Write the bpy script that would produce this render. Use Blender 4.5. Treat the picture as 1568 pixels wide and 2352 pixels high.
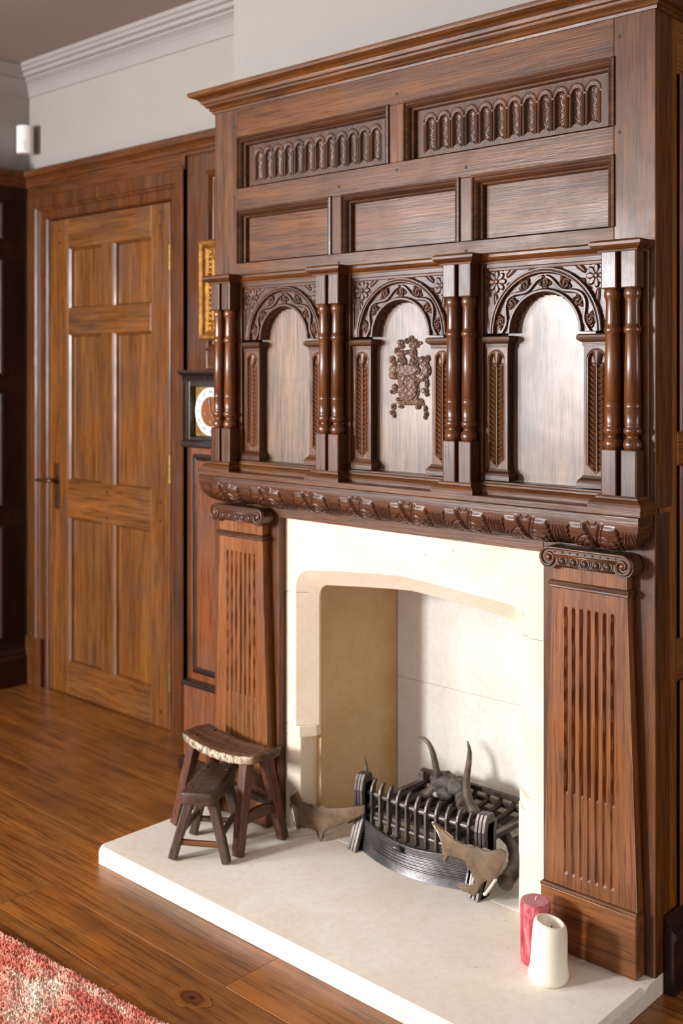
import bpy, bmesh, math, random
import numpy as np
from mathutils import Vector, Matrix

random.seed(7)
rng = np.random.default_rng(7)
for _o in list(bpy.data.objects):
    bpy.data.objects.remove(_o)
SC = bpy.context.scene
COL = SC.collection

# ------------------------------------------------------------------ camera
cd = bpy.data.cameras.new('camera')
cam = bpy.data.objects.new('camera', cd)
COL.objects.link(cam)
cam.location = (0, 0, 1.35)
cam.rotation_euler = (math.pi / 2, 0, math.radians(42.844))
cd.sensor_fit = 'VERTICAL'
cd.sensor_height = 36
cd.sensor_width = 24
cd.lens = 38.578
cd.shift_y = -0.1393
cd.clip_start = 0.05
cd.dof.use_dof = True
cd.dof.focus_distance = 2.42
cd.dof.aperture_fstop = 3.2
SC.camera = cam

# ------------------------------------------------------------------ world, light, exposure
W = bpy.data.worlds.new('world')
SC.world = W
W.use_nodes = True
W.node_tree.nodes['Background'].inputs['Color'].default_value = (0.75, 0.85, 1.0, 1)
W.node_tree.nodes['Background'].inputs['Strength'].default_value = 1.0


def area(name, loc, rot, sx, sy, power, col=(1, 1, 1)):
    l = bpy.data.lights.new(name, 'AREA')
    l.shape = 'RECTANGLE'
    l.size, l.size_y, l.energy, l.color = sx, sy, power, col
    o = bpy.data.objects.new(name, l)
    COL.objects.link(o)
    o.location, o.rotation_euler = loc, rot
    return o


# daylight through the room's windows (opposite wall and left wall), plus an added ambient fill
area('daylight_garden_window', (-3.68, -2.54, 1.6), (math.radians(90), 0, 0), .5, .75, 165, (0.985, 0.985, 1.0))
area('daylight_side_window', (-4.19, -1.0, 1.6), (math.radians(90), 0, math.radians(-90)), 1.1, 1.3, 75, (0.92, 0.96, 1.0))
area('ambient_fill_light', (-1.2, -2.54, 1.55), (math.radians(90), 0, 0), 1.9, 1.4, 12, (0.97, 0.98, 1.0))  # broad soft fill, added to raise the ambient level

area('daylight_alcove_window', (1.86, 2.75, 1.5), (math.radians(90), 0, math.radians(90)), .7, 1.3, 17, (1.0, 0.95, 0.88))

SC.view_settings.view_transform = 'Standard'
SC.view_settings.look = 'None'
SC.view_settings.gamma = 1
SC.view_settings.use_curve_mapping = False
SC.view_settings.exposure = 0.8
try:
    SC.cycles.use_denoising = True
    SC.cycles.max_bounces = 10
    SC.cycles.diffuse_bounces = 5
    SC.cycles.sample_clamp_indirect = 6
except Exception:
    pass


# ================================================================== materials
def srgb(r, g, b):
    f = lambda c: (c / 255 / 12.92) if c / 255 <= 0.04045 else ((c / 255 + 0.055) / 1.055) ** 2.4
    return (f(r), f(g), f(b), 1)


class NT:
    def __init__(s, name):
        s.m = bpy.data.materials.new(name)
        s.m.use_nodes = True
        s.t = s.m.node_tree
        s.b = s.t.nodes['Principled BSDF']

    def n(s, typ, **kw):
        nd = s.t.nodes.new(typ)
        for k, v in kw.items():
            if k.startswith('i_'):
                nd.inputs[k[2:].replace('_', ' ')].default_value = v
            else:
                setattr(nd, k, v)
        return nd

    def l(s, a, b):
        s.t.links.new(a, b)

    def ramp(s, fac, stops):
        r = s.n('ShaderNodeValToRGB')
        el = r.color_ramp.elements
        while len(el) < len(stops):
            el.new(0.5)
        for e, (p, c) in zip(el, stops):
            e.position, e.color = p, c
        s.l(fac, r.inputs[0])
        return r.outputs[0]

    def mix(s, fac, a, b, mode='MIX'):
        m = s.n('ShaderNodeMix', data_type='RGBA', blend_type=mode)
        for sock, v in ((m.inputs[0], fac), (m.inputs[6], a), (m.inputs[7], b)):
            if hasattr(v, 'is_linked'):
                s.l(v, sock)
            else:
                sock.default_value = v
        return m.outputs[2]

    def coords(s, scale=(1, 1, 1), rnd=True):
        tc = s.n('ShaderNodeTexCoord')
        v = tc.outputs['Object']
        if rnd:
            oi = s.n('ShaderNodeObjectInfo')
            mu = s.n('ShaderNodeMath', operation='MULTIPLY')
            mu.inputs[1].default_value = 7.3
            s.l(oi.outputs['Random'], mu.inputs[0])
            ad = s.n('ShaderNodeVectorMath', operation='ADD')
            s.l(v, ad.inputs[0])
            s.l(mu.outputs[0], ad.inputs[1])
            v = ad.outputs[0]
        mp = s.n('ShaderNodeMapping')
        mp.inputs['Scale'].default_value = scale
        s.l(v, mp.inputs['Vector'])
        return mp.outputs[0]

    def noise(s, vec, scale, detail=5, rough=0.6, dist=0.0):
        nz = s.n('ShaderNodeTexNoise')
        nz.inputs['Scale'].default_value = scale
        nz.inputs['Detail'].default_value = detail
        nz.inputs['Roughness'].default_value = rough
        nz.inputs['Distortion'].default_value = dist
        s.l(vec, nz.inputs['Vector'])
        return nz.outputs['Fac']

    def bump(s, h, strength, dist):
        b = s.n('ShaderNodeBump')
        b.inputs['Strength'].default_value = strength
        b.inputs['Distance'].default_value = dist
        s.l(h, b.inputs['Height'])
        s.l(b.outputs[0], s.b.inputs['Normal'])


def wood(name, dark, mid, light, axis='z', rough=0.36, coat=0.25, rvar=0.14, grain=1.0, blotch=0.5, spec=0.5, brough=0.25):
    w = NT(name)
    a = 'xyz'.index(axis)
    sc = [48.0 * grain] * 3
    sc[a] = 2.1 * grain
    v = w.coords(sc)
    g = w.noise(v, 1.0, 8, 0.58, 0.5)
    half = lambda p, q: tuple(0.5 * (i + j) for i, j in zip(p, q))
    col = w.ramp(g, [(0.26, half(dark, mid)), (0.5, mid), (0.76, half(light, mid))])
    # broad cathedral figure
    sc3 = [9.0 * grain] * 3
    sc3[a] = 1.1 * grain
    fg = w.noise(w.coords(sc3), 1.0, 5, 0.6, 1.6)
    col = w.mix(0.8, col, w.ramp(fg, [(0.30, (0.62, 0.58, 0.56, 1)), (0.5, (1, 1, 1, 1)), (0.70, (1.28, 1.24, 1.16, 1))]), 'MULTIPLY')
    sc2 = [210.0 * grain] * 3
    sc2[a] = 9.0 * grain
    pores = w.noise(w.coords(sc2), 1.0, 3, 0.6)
    pm = w.ramp(pores, [(0.36, (0.34, 0.31, 0.30, 1)), (0.5, (1, 1, 1, 1))])
    col = w.mix(0.75, col, pm, 'MULTIPLY')
    bl = w.noise(w.coords((4.2, 4.2, 4.2)), 1.0, 4, 0.6, 0.6)
    bm = w.ramp(bl, [(0.3, (0.62, 0.60, 0.62, 1)), (0.52, (1, 1, 1, 1)), (0.72, (1.3, 1.16, 0.98, 1))])
    col = w.mix(blotch, col, bm, 'MULTIPLY')
    w.l(col, w.b.inputs['Base Color'])
    rr = w.ramp(bl, [(0.3, (rough + rvar,) * 3 + (1,)), (0.7, (rough - rvar,) * 3 + (1,))])
    w.l(rr, w.b.inputs['Roughness'])
    w.b.inputs['Specular IOR Level'].default_value = spec
    w.b.inputs['Coat Weight'].default_value = coat
    w.b.inputs['Coat Roughness'].default_value = brough
    w.bump(pores, 0.35, 0.0015)
    return w.m


def wset(name, d, m, l, **kw):
    return {ax: wood(name + '_' + ax, srgb(*d), srgb(*m), srgb(*l), ax, **kw) for ax in 'xyz'}


M = {}
M['oak'] = wset('mantel_oak', (44, 25, 10), (94, 55, 23), (138, 88, 41), rough=0.40, coat=0.07, spec=0.36)
M['carved'] = wset('carved_oak', (40, 24, 14), (80, 48, 28), (118, 76, 46), rough=0.36, coat=0.10, spec=0.42)
M['bay'] = wset('figured_oak', (66, 48, 36), (114, 89, 68), (158, 130, 106), rough=0.40, rvar=0.08, coat=0.26, grain=1.3, blotch=0.9)
M['column'] = wset('turned_oak', (54, 29, 11), (100, 57, 24), (138, 86, 42), rough=0.32, rvar=0.06, coat=0.22, brough=0.14)
M['crestw'] = wset('crest_oak', (60, 42, 32), (108, 82, 66), (146, 116, 96), rough=0.36, coat=0.3)
M['honey'] = wset('honey_oak', (84, 48, 22), (128, 78, 40), (160, 106, 60), rough=0.42, coat=0.08, spec=0.36)
M['doorw'] = wset('door_oak', (70, 40, 14), (114, 70, 30), (150, 100, 48), rough=0.40, coat=0.2, grain=0.7, blotch=0.6)
M['case'] = wset('casing_oak', (54, 28, 10), (90, 50, 21), (120, 74, 36), rough=0.36, coat=0.3)
M['darkw'] = wset('dark_panelling', (26, 11, 5), (48, 22, 11), (66, 34, 18), rough=0.45, coat=0.05, spec=0.25)
M['return'] = wset('return_panelling', (92, 50, 14), (136, 80, 27), (162, 104, 42), rough=0.42, coat=0.2)
M['clockw'] = wset('clock_mahogany', (24, 13, 9), (40, 24, 18), (56, 36, 28), rough=0.35, coat=0.3)
M['clockt'] = wset('clock_trunk_wood', (88, 46, 22), (120, 68, 36), (142, 88, 52), rough=0.4, coat=0.3)
M['floor'] = wset('floor_oak', (86, 48, 17), (138, 84, 35), (172, 116, 56), rough=0.33, rvar=0.08, coat=0.25, grain=0.6, blotch=0.75)
M['stool'] = wset('old_stool_wood', (38, 26, 18), (76, 55, 40), (116, 88, 64), rough=0.5, coat=0.1, grain=2.2, blotch=0.8)
M['stool2'] = wset('red_stool_wood', (52, 24, 12), (96, 52, 29), (132, 80, 50), rough=0.42, coat=0.2, grain=1.8, blotch=0.8)


def plain(name, col, rough=0.8, var=0.06, scale=6, bumpd=0.0, metal=0.0, spec=0.5, coat=0):
    w = NT(name)
    v = w.coords((1, 1, 1))
    n1 = w.noise(v, scale, 6, 0.6)
    c = srgb(*col)
    lo = tuple(x * (1 - var * 2) for x in c[:3]) + (1,)
    hi = tuple(min(1, x * (1 + var)) for x in c[:3]) + (1,)
    w.l(w.ramp(n1, [(0.3, lo), (0.7, hi)]), w.b.inputs['Base Color'])
    w.b.inputs['Roughness'].default_value = rough
    w.b.inputs['Metallic'].default_value = metal
    w.b.inputs['Specular IOR Level'].default_value = spec
    w.b.inputs['Coat Weight'].default_value = coat
    if bumpd:
        w.bump(w.noise(v, scale * 9, 4, 0.6), 0.4, bumpd)
    return w.m


def stone(name, base, warm, rough=0.75, spots=True, sc=1.0):
    w = NT(name)
    v = w.coords((1, 1, 1))
    n1 = w.noise(v, 3.2 * sc, 6, 0.62, 0.4)
    col = w.ramp(n1, [(0.32, srgb(*warm)), (0.6, srgb(*base))])
    n2 = w.noise(v, 55 * sc, 4, 0.7)
    col = w.mix(0.35, col, w.ramp(n2, [(0.3, (0.8, 0.74, 0.66, 1)), (0.55, (1, 1, 1, 1))]), 'MULTIPLY')
    if spots:
        n3 = w.noise(v, 42 * sc, 2, 0.5)
        col = w.mix(0.6, col, w.ramp(n3, [(0.20, (0.42, 0.30, 0.20, 1)), (0.255, (1, 1, 1, 1))]), 'MULTIPLY')
    w.l(col, w.b.inputs['Base Color'])
    w.b.inputs['Roughness'].default_value = rough
    w.b.inputs['Specular IOR Level'].default_value = 0.35
    w.bump(n2, 0.25, 0.0015)
    return w.m


M['stone'] = stone('cream_limestone', (238, 226, 207), (230, 212, 184))
M['cheek'] = stone('ochre_shaded_limestone', (212, 180, 136), (194, 156, 108), sc=1.2)  # ochre tint carries the firebox shade and warm bounce in its colour
M['back'] = stone('pale_fireback_stone', (228, 224, 216), (216, 208, 196), spots=False)
M['hearth'] = stone('hearth_limestone', (238, 233, 222), (230, 219, 201), rough=0.6)
M['plaster'] = plain('cream_plaster', (152, 146, 139), 0.9, 0.02, 3)
M['ceiling'] = plain('ceiling_paint', (140, 126, 117), 0.9, 0.02, 3)
M['crown'] = plain('crown_paint', (146, 141, 136), 0.8, 0.02, 3)
M['iron'] = plain('cast_iron', (112, 102, 96), 0.42, 0.3, 14, 0.001, metal=0.6)
M['ironpan'] = plain('blackleaded_iron', (122, 117, 118), 0.34, 0.3, 10, 0.001, metal=0.85)
M['rust'] = plain('rusty_iron', (66, 46, 34), 0.6, 0.35, 30, 0.002, metal=0.3)
M['antler'] = plain('antler_brown', (104, 88, 74), 0.55, 0.35, 26, 0.002)
M['antlerp'] = plain('antler_palm_tan', (112, 89, 64), 0.6, 0.22, 30, 0.0015)
M['bone'] = plain('bone_grey', (104, 94, 86), 0.6, 0.4, 45, 0.004)
M['bonewhite'] = plain('bone_white', (226, 222, 212), 0.5, 0.08, 30)
M['brass'] = plain('brass', (188, 160, 96), 0.35, 0.15, 20, metal=0.9)
M['bronze'] = plain('bronze_handle', (104, 70, 40), 0.4, 0.2, 20, metal=0.7)
M['steel'] = plain('silvered_steel', (196, 196, 194), 0.3, 0.1, 20, metal=0.8)
M['gilt'] = plain('gilt', (172, 122, 56), 0.42, 0.3, 30, 0.002, metal=0.65)
M['dialw'] = plain('silvered_chapter_ring', (214, 216, 206), 0.4, 0.04, 10)
M['dialc'] = plain('copper_dial_centre', (146, 84, 46), 0.4, 0.12, 30, metal=0.5)
M['ink'] = plain('black_ink', (24, 22, 22), 0.6)
M['paper'] = plain('mount_paper', (232, 226, 206), 0.8, 0.02)
M['print'] = plain('faded_print', (150, 140, 116), 0.8, 0.3, 18)
M['wplastic'] = plain('white_plastic', (232, 230, 226), 0.35, 0.01)
M['lens'] = plain('sensor_lens', (222, 222, 222), 0.3, 0.02)
M['glass'] = plain('clear_pane', (210, 220, 225), 0.05)
M['peg'] = plain('dark_peg', (34, 19, 12), 0.6)

w = NT('white_wax')
w.b.inputs['Base Color'].default_value = srgb(246, 240, 222)
w.b.inputs['Roughness'].default_value = 0.42
w.b.inputs['Subsurface Weight'].default_value = 0.35
w.b.inputs['Subsurface Radius'].default_value = (0.02, 0.014, 0.008)
M['waxw'] = w.m
w = NT('red_wax')
v = w.coords((70, 70, 16))
w.l(w.ramp(w.noise(v, 1, 6, 0.7, 0.5), [(0.36, srgb(160, 28, 44)), (0.5, srgb(186, 76, 88)), (0.64, srgb(214, 142, 146))]), w.b.inputs['Base Color'])
w.b.inputs['Roughness'].default_value = 0.45
M['waxr'] = w.m
w = NT('red_wax_top')
v = w.coords((30, 30, 30))
w.l(w.ramp(w.noise(v, 1, 4), [(0.3, srgb(176, 104, 108)), (0.7, srgb(200, 136, 136))]), w.b.inputs['Base Color'])
w.b.inputs['Roughness'].default_value = 0.5
M['waxrt'] = w.m

w = NT('coral_wool')
v = w.coords((1, 1, 1), False)
vs = w.coords((5, 16, 5), False)
n1 = w.noise(vs, 1.0, 5, 0.65, 0.5)
n2 = w.noise(v, 240, 3, 0.6)
c = w.ramp(n1, [(0.32, srgb(198, 78, 56)), (0.42, srgb(224, 118, 92)), (0.50, srgb(238, 166, 138)), (0.62, srgb(248, 224, 200))])
c = w.mix(0.5, c, w.ramp(n2, [(0.3, (0.75, 0.7, 0.68, 1)), (0.6, (1, 1, 1, 1))]), 'MULTIPLY')
w.l(c, w.b.inputs['Base Color'])
w.b.inputs['Roughness'].default_value = 0.95
w.b.inputs['Sheen Weight'].default_value = 0.3
M['rug'] = w.m

# stool seat: dark worn top, pale chalky front edge: wear plus painted-in light
w = NT('worn_seat_lit_edge')
v = w.coords((1.5, 1, 1), False)
n1 = w.noise(w.coords((3, 30, 30), False), 1.0, 6, 0.65, 0.6)
c = w.ramp(n1, [(0.3, srgb(38, 22, 13)), (0.5, srgb(84, 54, 34)), (0.7, srgb(122, 88, 60))])
tc = w.n('ShaderNodeTexCoord')
sp = w.n('ShaderNodeSeparateXYZ')
w.l(tc.outputs['Object'], sp.inputs[0])
n2 = w.noise(v, 60, 4, 0.7)
ad = w.n('ShaderNodeMath', operation='MULTIPLY_ADD')
ad.inputs[1].default_value = 0.006
w.l(n2, ad.inputs[0])
w.l(sp.outputs['Y'], ad.inputs[2])
mk = w.ramp(ad.outputs[0], [(0.0, (1, 1, 1, 1)), (1.0, (0, 0, 0, 1))])
mr = w.n('ShaderNodeMapRange')
mr.inputs[1].default_value, mr.inputs[2].default_value, mr.inputs[3].default_value, mr.inputs[4].default_value = -0.0535, -0.0485, 1, 0
w.l(ad.outputs[0], mr.inputs[0])
c = w.mix(mr.outputs[0], c, w.ramp(n2, [(0.4, srgb(96, 82, 68)), (0.52, srgb(196, 178, 150)), (0.7, srgb(226, 214, 192))]))
w.l(c, w.b.inputs['Base Color'])
w.b.inputs['Roughness'].default_value = 0.4
w.b.inputs['Coat Weight'].default_value = 0.15
M['seat'] = w.m

# knot in a floorboard
w = NT('floor_knot')
v = w.coords((1, 1, 1), False)
nk = w.noise(v, 55, 5, 0.65, 1.0)
mpk = w.n('ShaderNodeMapping')
mpk.inputs['Location'].default_value = (1.838 / .052, -1.510 / .033, 0)
mpk.inputs['Scale'].default_value = (1 / .052, 1 / .033, 0)
w.l(w.n('ShaderNodeTexCoord').outputs['Object'], mpk.inputs['Vector'])
ln = w.n('ShaderNodeVectorMath', operation='LENGTH')
w.l(mpk.outputs[0], ln.inputs[0])
mk_ = w.n('ShaderNodeMath', operation='MULTIPLY_ADD')
mk_.inputs[1].default_value = 0.55
w.l(nk, mk_.inputs[0])
w.l(ln.outputs['Value'], mk_.inputs[2])
sb_ = w.n('ShaderNodeMath', operation='SUBTRACT')
sb_.inputs[1].default_value = 0.27
w.l(mk_.outputs[0], sb_.inputs[0])
w.l(w.ramp(sb_.outputs[0], [(0.05, srgb(34, 16, 7)), (0.35, srgb(104, 54, 18)), (0.55, srgb(70, 36, 14)), (0.72, srgb(124, 72, 30)), (0.95, srgb(130, 79, 34))]), w.b.inputs['Base Color'])
w.b.inputs['Roughness'].default_value = 0.3
M['knot'] = w.m


# ================================================================== mesh helpers
def mesh_obj(name, verts, faces, mat, parent=None, smooth=False):
    me = bpy.data.meshes.new(name)
    me.from_pydata([tuple(map(float, v)) for v in verts], [], faces)
    me.update()
    if smooth:
        me.polygons.foreach_set('use_smooth', [True] * len(me.polygons))
    o = bpy.data.objects.new(name, me)
    COL.objects.link(o)
    if mat:
        me.materials.append(mat)
    if parent:
        o.parent = parent
        o.matrix_parent_inverse = Matrix.Identity(4)
    return o


def tag(o, label, cat=None, group=None, kind=None):
    if label:
        o['label'] = label
    if cat:
        o['category'] = cat
    if group:
        o['group'] = group
    if kind:
        o['kind'] = kind
    return o


def empty(name, loc=(0, 0, 0), rz=0):
    o = bpy.data.objects.new(name, None)
    COL.objects.link(o)
    o.location = loc
    o.rotation_euler = (0, 0, rz)
    o.empty_display_size = 0.1
    return o


class MB:
    """collects geometry for ONE mesh"""

    def __init__(s):
        s.v, s.f = [], []

    def add(s, v, f):
        n = len(s.v)
        s.v += [tuple(map(float, p)) for p in v]
        s.f += [tuple(i + n for i in q) for q in f]

    def box(s, x0, x1, y0, y1, z0, z1, M4=None):
        v = [(x, y, z) for x in (x0, x1) for y in (y0, y1) for z in (z0, z1)]
        if M4:
            v = [tuple(M4 @ Vector(p)) for p in v]
        s.add(v, [(0, 1, 3, 2), (4, 6, 7, 5), (0, 4, 5, 1), (2, 3, 7, 6), (0, 2, 6, 4), (1, 5, 7, 3)])

    def bar(s, a, b, w0, d0, w1=None, d1=None, side=(1, 0, 0)):
        """tapered rectangular bar from a to b"""
        w1 = w0 if w1 is None else w1
        d1 = d0 if d1 is None else d1
        a, b = Vector(a), Vector(b)
        t = (b - a).normalized()
        sd = Vector(side)
        sd = (sd - t * sd.dot(t)).normalized()
        u = t.cross(sd)
        v = []
        for p, w_, d_ in ((a, w0, d0), (b, w1, d1)):
            for i, j in ((-1, -1), (1, -1), (1, 1), (-1, 1)):
                v.append(p + sd * i * w_ / 2 + u * j * d_ / 2)
        s.add(v, [(3, 2, 1, 0), (4, 5, 6, 7), (0, 1, 5, 4), (1, 2, 6, 5), (2, 3, 7, 6), (3, 0, 4, 7)])

    def tube(s, pts, rad, n=10, cap=True, squash=None):
        pts = [Vector(p) for p in pts]
        k = len(pts)
        ref = Vector((0, 0, 1))
        t0 = (pts[1] - pts[0]).normalized()
        if abs(t0.dot(ref)) > 0.9:
            ref = Vector((1, 0, 0))
        u = (ref - t0 * ref.dot(t0)).normalized()
        v, f = [], []
        for i, p in enumerate(pts):
            t = (pts[min(i + 1, k - 1)] - pts[max(i - 1, 0)]).normalized()
            u = (u - t * u.dot(t)).normalized()
            w_ = t.cross(u)
            r = rad[i] if hasattr(rad, '__len__') else rad
            for j in range(n):
                a = 2 * math.pi * j / n
                v.append(p + (u * math.cos(a) + w_ * math.sin(a) * (squash or 1)) * r)
        for i in range(k - 1):
            for j in range(n):
                j2 = (j + 1) % n
                f.append((i * n + j, i * n + j2, (i + 1) * n + j2, (i + 1) * n + j))
        if cap:
            f.append(tuple(range(n - 1, -1, -1)))
            f.append(tuple((k - 1) * n + j for j in range(n)))
        s.add(v, f)

    def lathe(s, prof, n=24, c=(0, 0, 0)):
        v, f = [], []
        for r, z in prof:
            for j in range(n):
                a = 2 * math.pi * j / n
                v.append((c[0] + r * math.cos(a), c[1] + r * math.sin(a), c[2] + z))
        for i in range(len(prof) - 1):
            for j in range(n):
                j2 = (j + 1) % n
                f.append((i * n + j, i * n + j2, (i + 1) * n + j2, (i + 1) * n + j))
        f.append(tuple(range(n - 1, -1, -1)))
        f.append(tuple((len(prof) - 1) * n + j for j in range(n)))
        s.add(v, f)

    def ball(s, c, rx, ry, rz, n=10, m=6):
        prof = [(math.sin(math.pi * i / m), -math.cos(math.pi * i / m)) for i in range(m + 1)]
        v, f = [], []
        for r, z in prof:
            for j in range(n):
                a = 2 * math.pi * j / n
                v.append((c[0] + rx * r * math.cos(a), c[1] + ry * r * math.sin(a), c[2] + rz * z))
        for i in range(m):
            for j in range(n):
                j2 = (j + 1) % n
                f.append((i * n + j, i * n + j2, (i + 1) * n + j2, (i + 1) * n + j))
        s.add(v, f)

    def prism(s, poly, axis, a, b):
        """polygon extruded along axis between a and b; poly in the other two axes in order"""
        n = len(poly)

        def P(p, t):
            if axis == 'x':
                return (t, p[0], p[1])
            if axis == 'y':
                return (p[0], t, p[1])
            return (p[0], p[1], t)
        v = [P(p, a) for p in poly] + [P(p, b) for p in poly]
        f = [tuple(range(n - 1, -1, -1)), tuple(range(n, 2 * n))]
        f += [(i, (i + 1) % n, n + (i + 1) % n, n + i) for i in range(n)]
        s.add(v, f)

    def sweep(s, path, prof, flip=False):
        """profile (offset, z) swept with mitres along a plan polyline; outward = right of travel"""
        P = [Vector((p[0], p[1])) for p in path]
        k, n = len(P), len(prof)
        v, f = [], []
        for i, p in enumerate(P):
            ns = []
            if i > 0:
                d = (p - P[i - 1]).normalized()
                ns.append(Vector((d.y, -d.x)))
            if i < k - 1:
                d = (P[i + 1] - p).normalized()
                ns.append(Vector((d.y, -d.x)))
            m = ns[0] if len(ns) == 1 else (ns[0] + ns[1]) / (1 + ns[0].dot(ns[1]))
            for o, z in prof:
                q = p + m * o
                v.append((q.x, q.y, z))
        for i in range(k - 1):
            for j in range(n - 1):
                f.append((i * n + j, i * n + j + 1, (i + 1) * n + j + 1, (i + 1) * n + j))
        f.append(tuple(range(n - 1, -1, -1)))
        f.append(tuple((k - 1) * n + j for j in range(n)))
        s.add(v, f)

    def rings(s, rects, cap_last=False):
        """nested rectangles (x0,x1,z0,z1,y) joined into a moulding"""
        v, f = [], []
        for x0, x1, z0, z1, y in rects:
            v += [(x0, y, z0), (x1, y, z0), (x1, y, z1), (x0, y, z1)]
        for i in range(len(rects) - 1):
            for j in range(4):
                j2 = (j + 1) % 4
                f.append((i * 4 + j, i * 4 + j2, i * 4 + 4 + j2, i * 4 + 4 + j))
        if cap_last:
            k = (len(rects) - 1) * 4
            f.append((k, k + 1, k + 2, k + 3))
        s.add(v, f)

    def build(s, name, mat, parent=None, smooth=False, bevel=0.0, seg=2, norm=True):
        o = mesh_obj(name, s.v, s.f, mat, parent, smooth)
        if norm:
            bm = bmesh.new()
            bm.from_mesh(o.data)
            bmesh.ops.recalc_face_normals(bm, faces=bm.faces)
            bm.to_mesh(o.data)
            bm.free()
        if bevel:
            md = o.modifiers.new('bevel', 'BEVEL')
            md.width, md.segments, md.limit_method = bevel, seg, 'ANGLE'
            md.angle_limit = math.radians(40)
        return o


def box(name, x0, x1, y0, y1, z0, z1, mat, parent=None, bevel=0.0015):
    m = MB()
    m.box(x0, x1, y0, y1, z0, z1)
    return m.build(name, mat, parent, bevel=bevel)


def grid_obj(name, P, mat, parent=None, smooth=True):
    """P: (nu,nv,3) array"""
    nu, nv = P.shape[:2]
    idx = np.arange(nu * nv).reshape(nu, nv)
    F = np.stack([idx[:-1, :-1], idx[1:, :-1], idx[1:, 1:], idx[:-1, 1:]], -1).reshape(-1, 4)
    me = bpy.data.meshes.new(name)
    me.vertices.add(nu * nv)
    me.vertices.foreach_set('co', P.reshape(-1).astype(np.float32))
    me.loops.add(F.size)
    me.loops.foreach_set('vertex_index', F.reshape(-1).astype(np.int32))
    me.polygons.add(len(F))
    me.polygons.foreach_set('loop_start', np.arange(0, F.size, 4, dtype=np.int32))
    me.polygons.foreach_set('loop_total', np.full(len(F), 4, dtype=np.int32))
    me.update(calc_edges=True)
    me.validate()
    if smooth:
        me.polygons.foreach_set('use_smooth', [True] * len(me.polygons))
    o = bpy.data.objects.new(name, me)
    COL.objects.link(o)
    me.materials.append(mat)
    if parent:
        o.parent = parent
    return o


def sm(x, a, b):
    t = np.clip((x - a) / (b - a), 0, 1)
    return t * t * (3 - 2 * t)


def dup(o, parent=None, dx=(0, 0, 0), name=None):
    c = o.copy()
    COL.objects.link(c)
    c.parent = parent
    c.location = Vector(o.location) + Vector(dx)
    return c


# ================================================================== the room (setting)
XL, YD, ZC = -4.245, 2.58, 2.645          # left wall, door wall, ceiling
XR, YF = 1.9, -2.62                        # right wall, window wall
XA, XB = -2.543, -1.104                    # chimney breast, left and right

floor = mesh_obj('floor', [(XL - .1, YF - .1, -.02), (XR + .1, YF - .1, -.02), (XR + .1, 3.3, -.02), (XL - .1, 3.3, -.02)], [(0, 1, 2, 3)], M['darkw']['x'])
tag(floor, 'wide oak floorboards running along the chimney wall', kind='structure')
rows = [3.25, 3.05, 2.84, 2.64, 2.44, 2.226, 2.011, 1.835, 1.586, 1.437, 1.22, 1.0, .82, .58, .4, .16, -.06, -.3, -.5, -.74, -.95, -1.2, -1.42, -1.6, -1.85, -2.05, -2.3, -2.5, -2.62]
for i in range(len(rows) - 1):
    y1, y0 = rows[i], rows[i + 1]
    cuts = [XL - .02]
    xx = XL + random.uniform(1.1, 2.6)
    if abs(y0 - 1.586) < 1e-3:
        xx = -1.82
    while xx < XR:
        cuts.append(xx)
        xx += random.uniform(2.0, 3.2)
    cuts.append(XR)
    for a, b in zip(cuts[:-1], cuts[1:]):
        m = MB()
        dz = random.uniform(-.0006, .0003)
        m.box(a + .0006, b - .0006, y0 + .0008, y1 - .0008, -.018, dz)
        m.build('plank', M['floor']['x'], floor, bevel=0.0012)

m = MB()
kn = []
for k in range(28):
    a = 2 * math.pi * k / 28
    rr = 1 + .10 * math.sin(3 * a + .5) + .06 * math.sin(7 * a)
    kn.append((-1.838 + .050 * rr * math.cos(a), 1.510 + .032 * rr * math.sin(a)))
m.prism(kn, 'z', -.004, .0006)
m.build('knot', M['knot'], floor)
ceil = box('ceiling', XL - .1, XR, YF - .1, 3.3, ZC, ZC + .05, M['ceiling'], bevel=0)
tag(ceil, 'plain painted ceiling above the panelling', kind='structure')


def struct(name, x0, x1, y0, y1, z0, z1, mat, label=None, bevel=0):
    o = box(name, x0, x1, y0, y1, z0, z1, mat, bevel=bevel)
    return tag(o, label, kind='structure')


ZP = 2.165
m = MB()
m.box(XL - .12, XL - .012, YF, 2.7, 0, 2.15)
m.box(XL - .12, XL, YF, 2.7, 2.15, ZC)
tag(m.build('wall_left', M['plaster']), 'plaster wall above the dark panelling at left', kind='structure')
m = MB()
m.box(XL, XA + .2, YD + .03, YD + .12, 0, 2.15)
m.box(XL, XA + .2, YD, YD + .12, 2.15, ZC)
tag(m.build('wall_door', M['plaster']), 'pale plaster wall above the panelled door', kind='structure')
wr = struct('wall_right', XR, XR + .1, YF, 3.3, 0, ZC, M['plaster'])
wk = struct('wall_alcove', XB, XR, 3.2, 3.3, 0, ZC, M['darkw']['z'])
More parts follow.
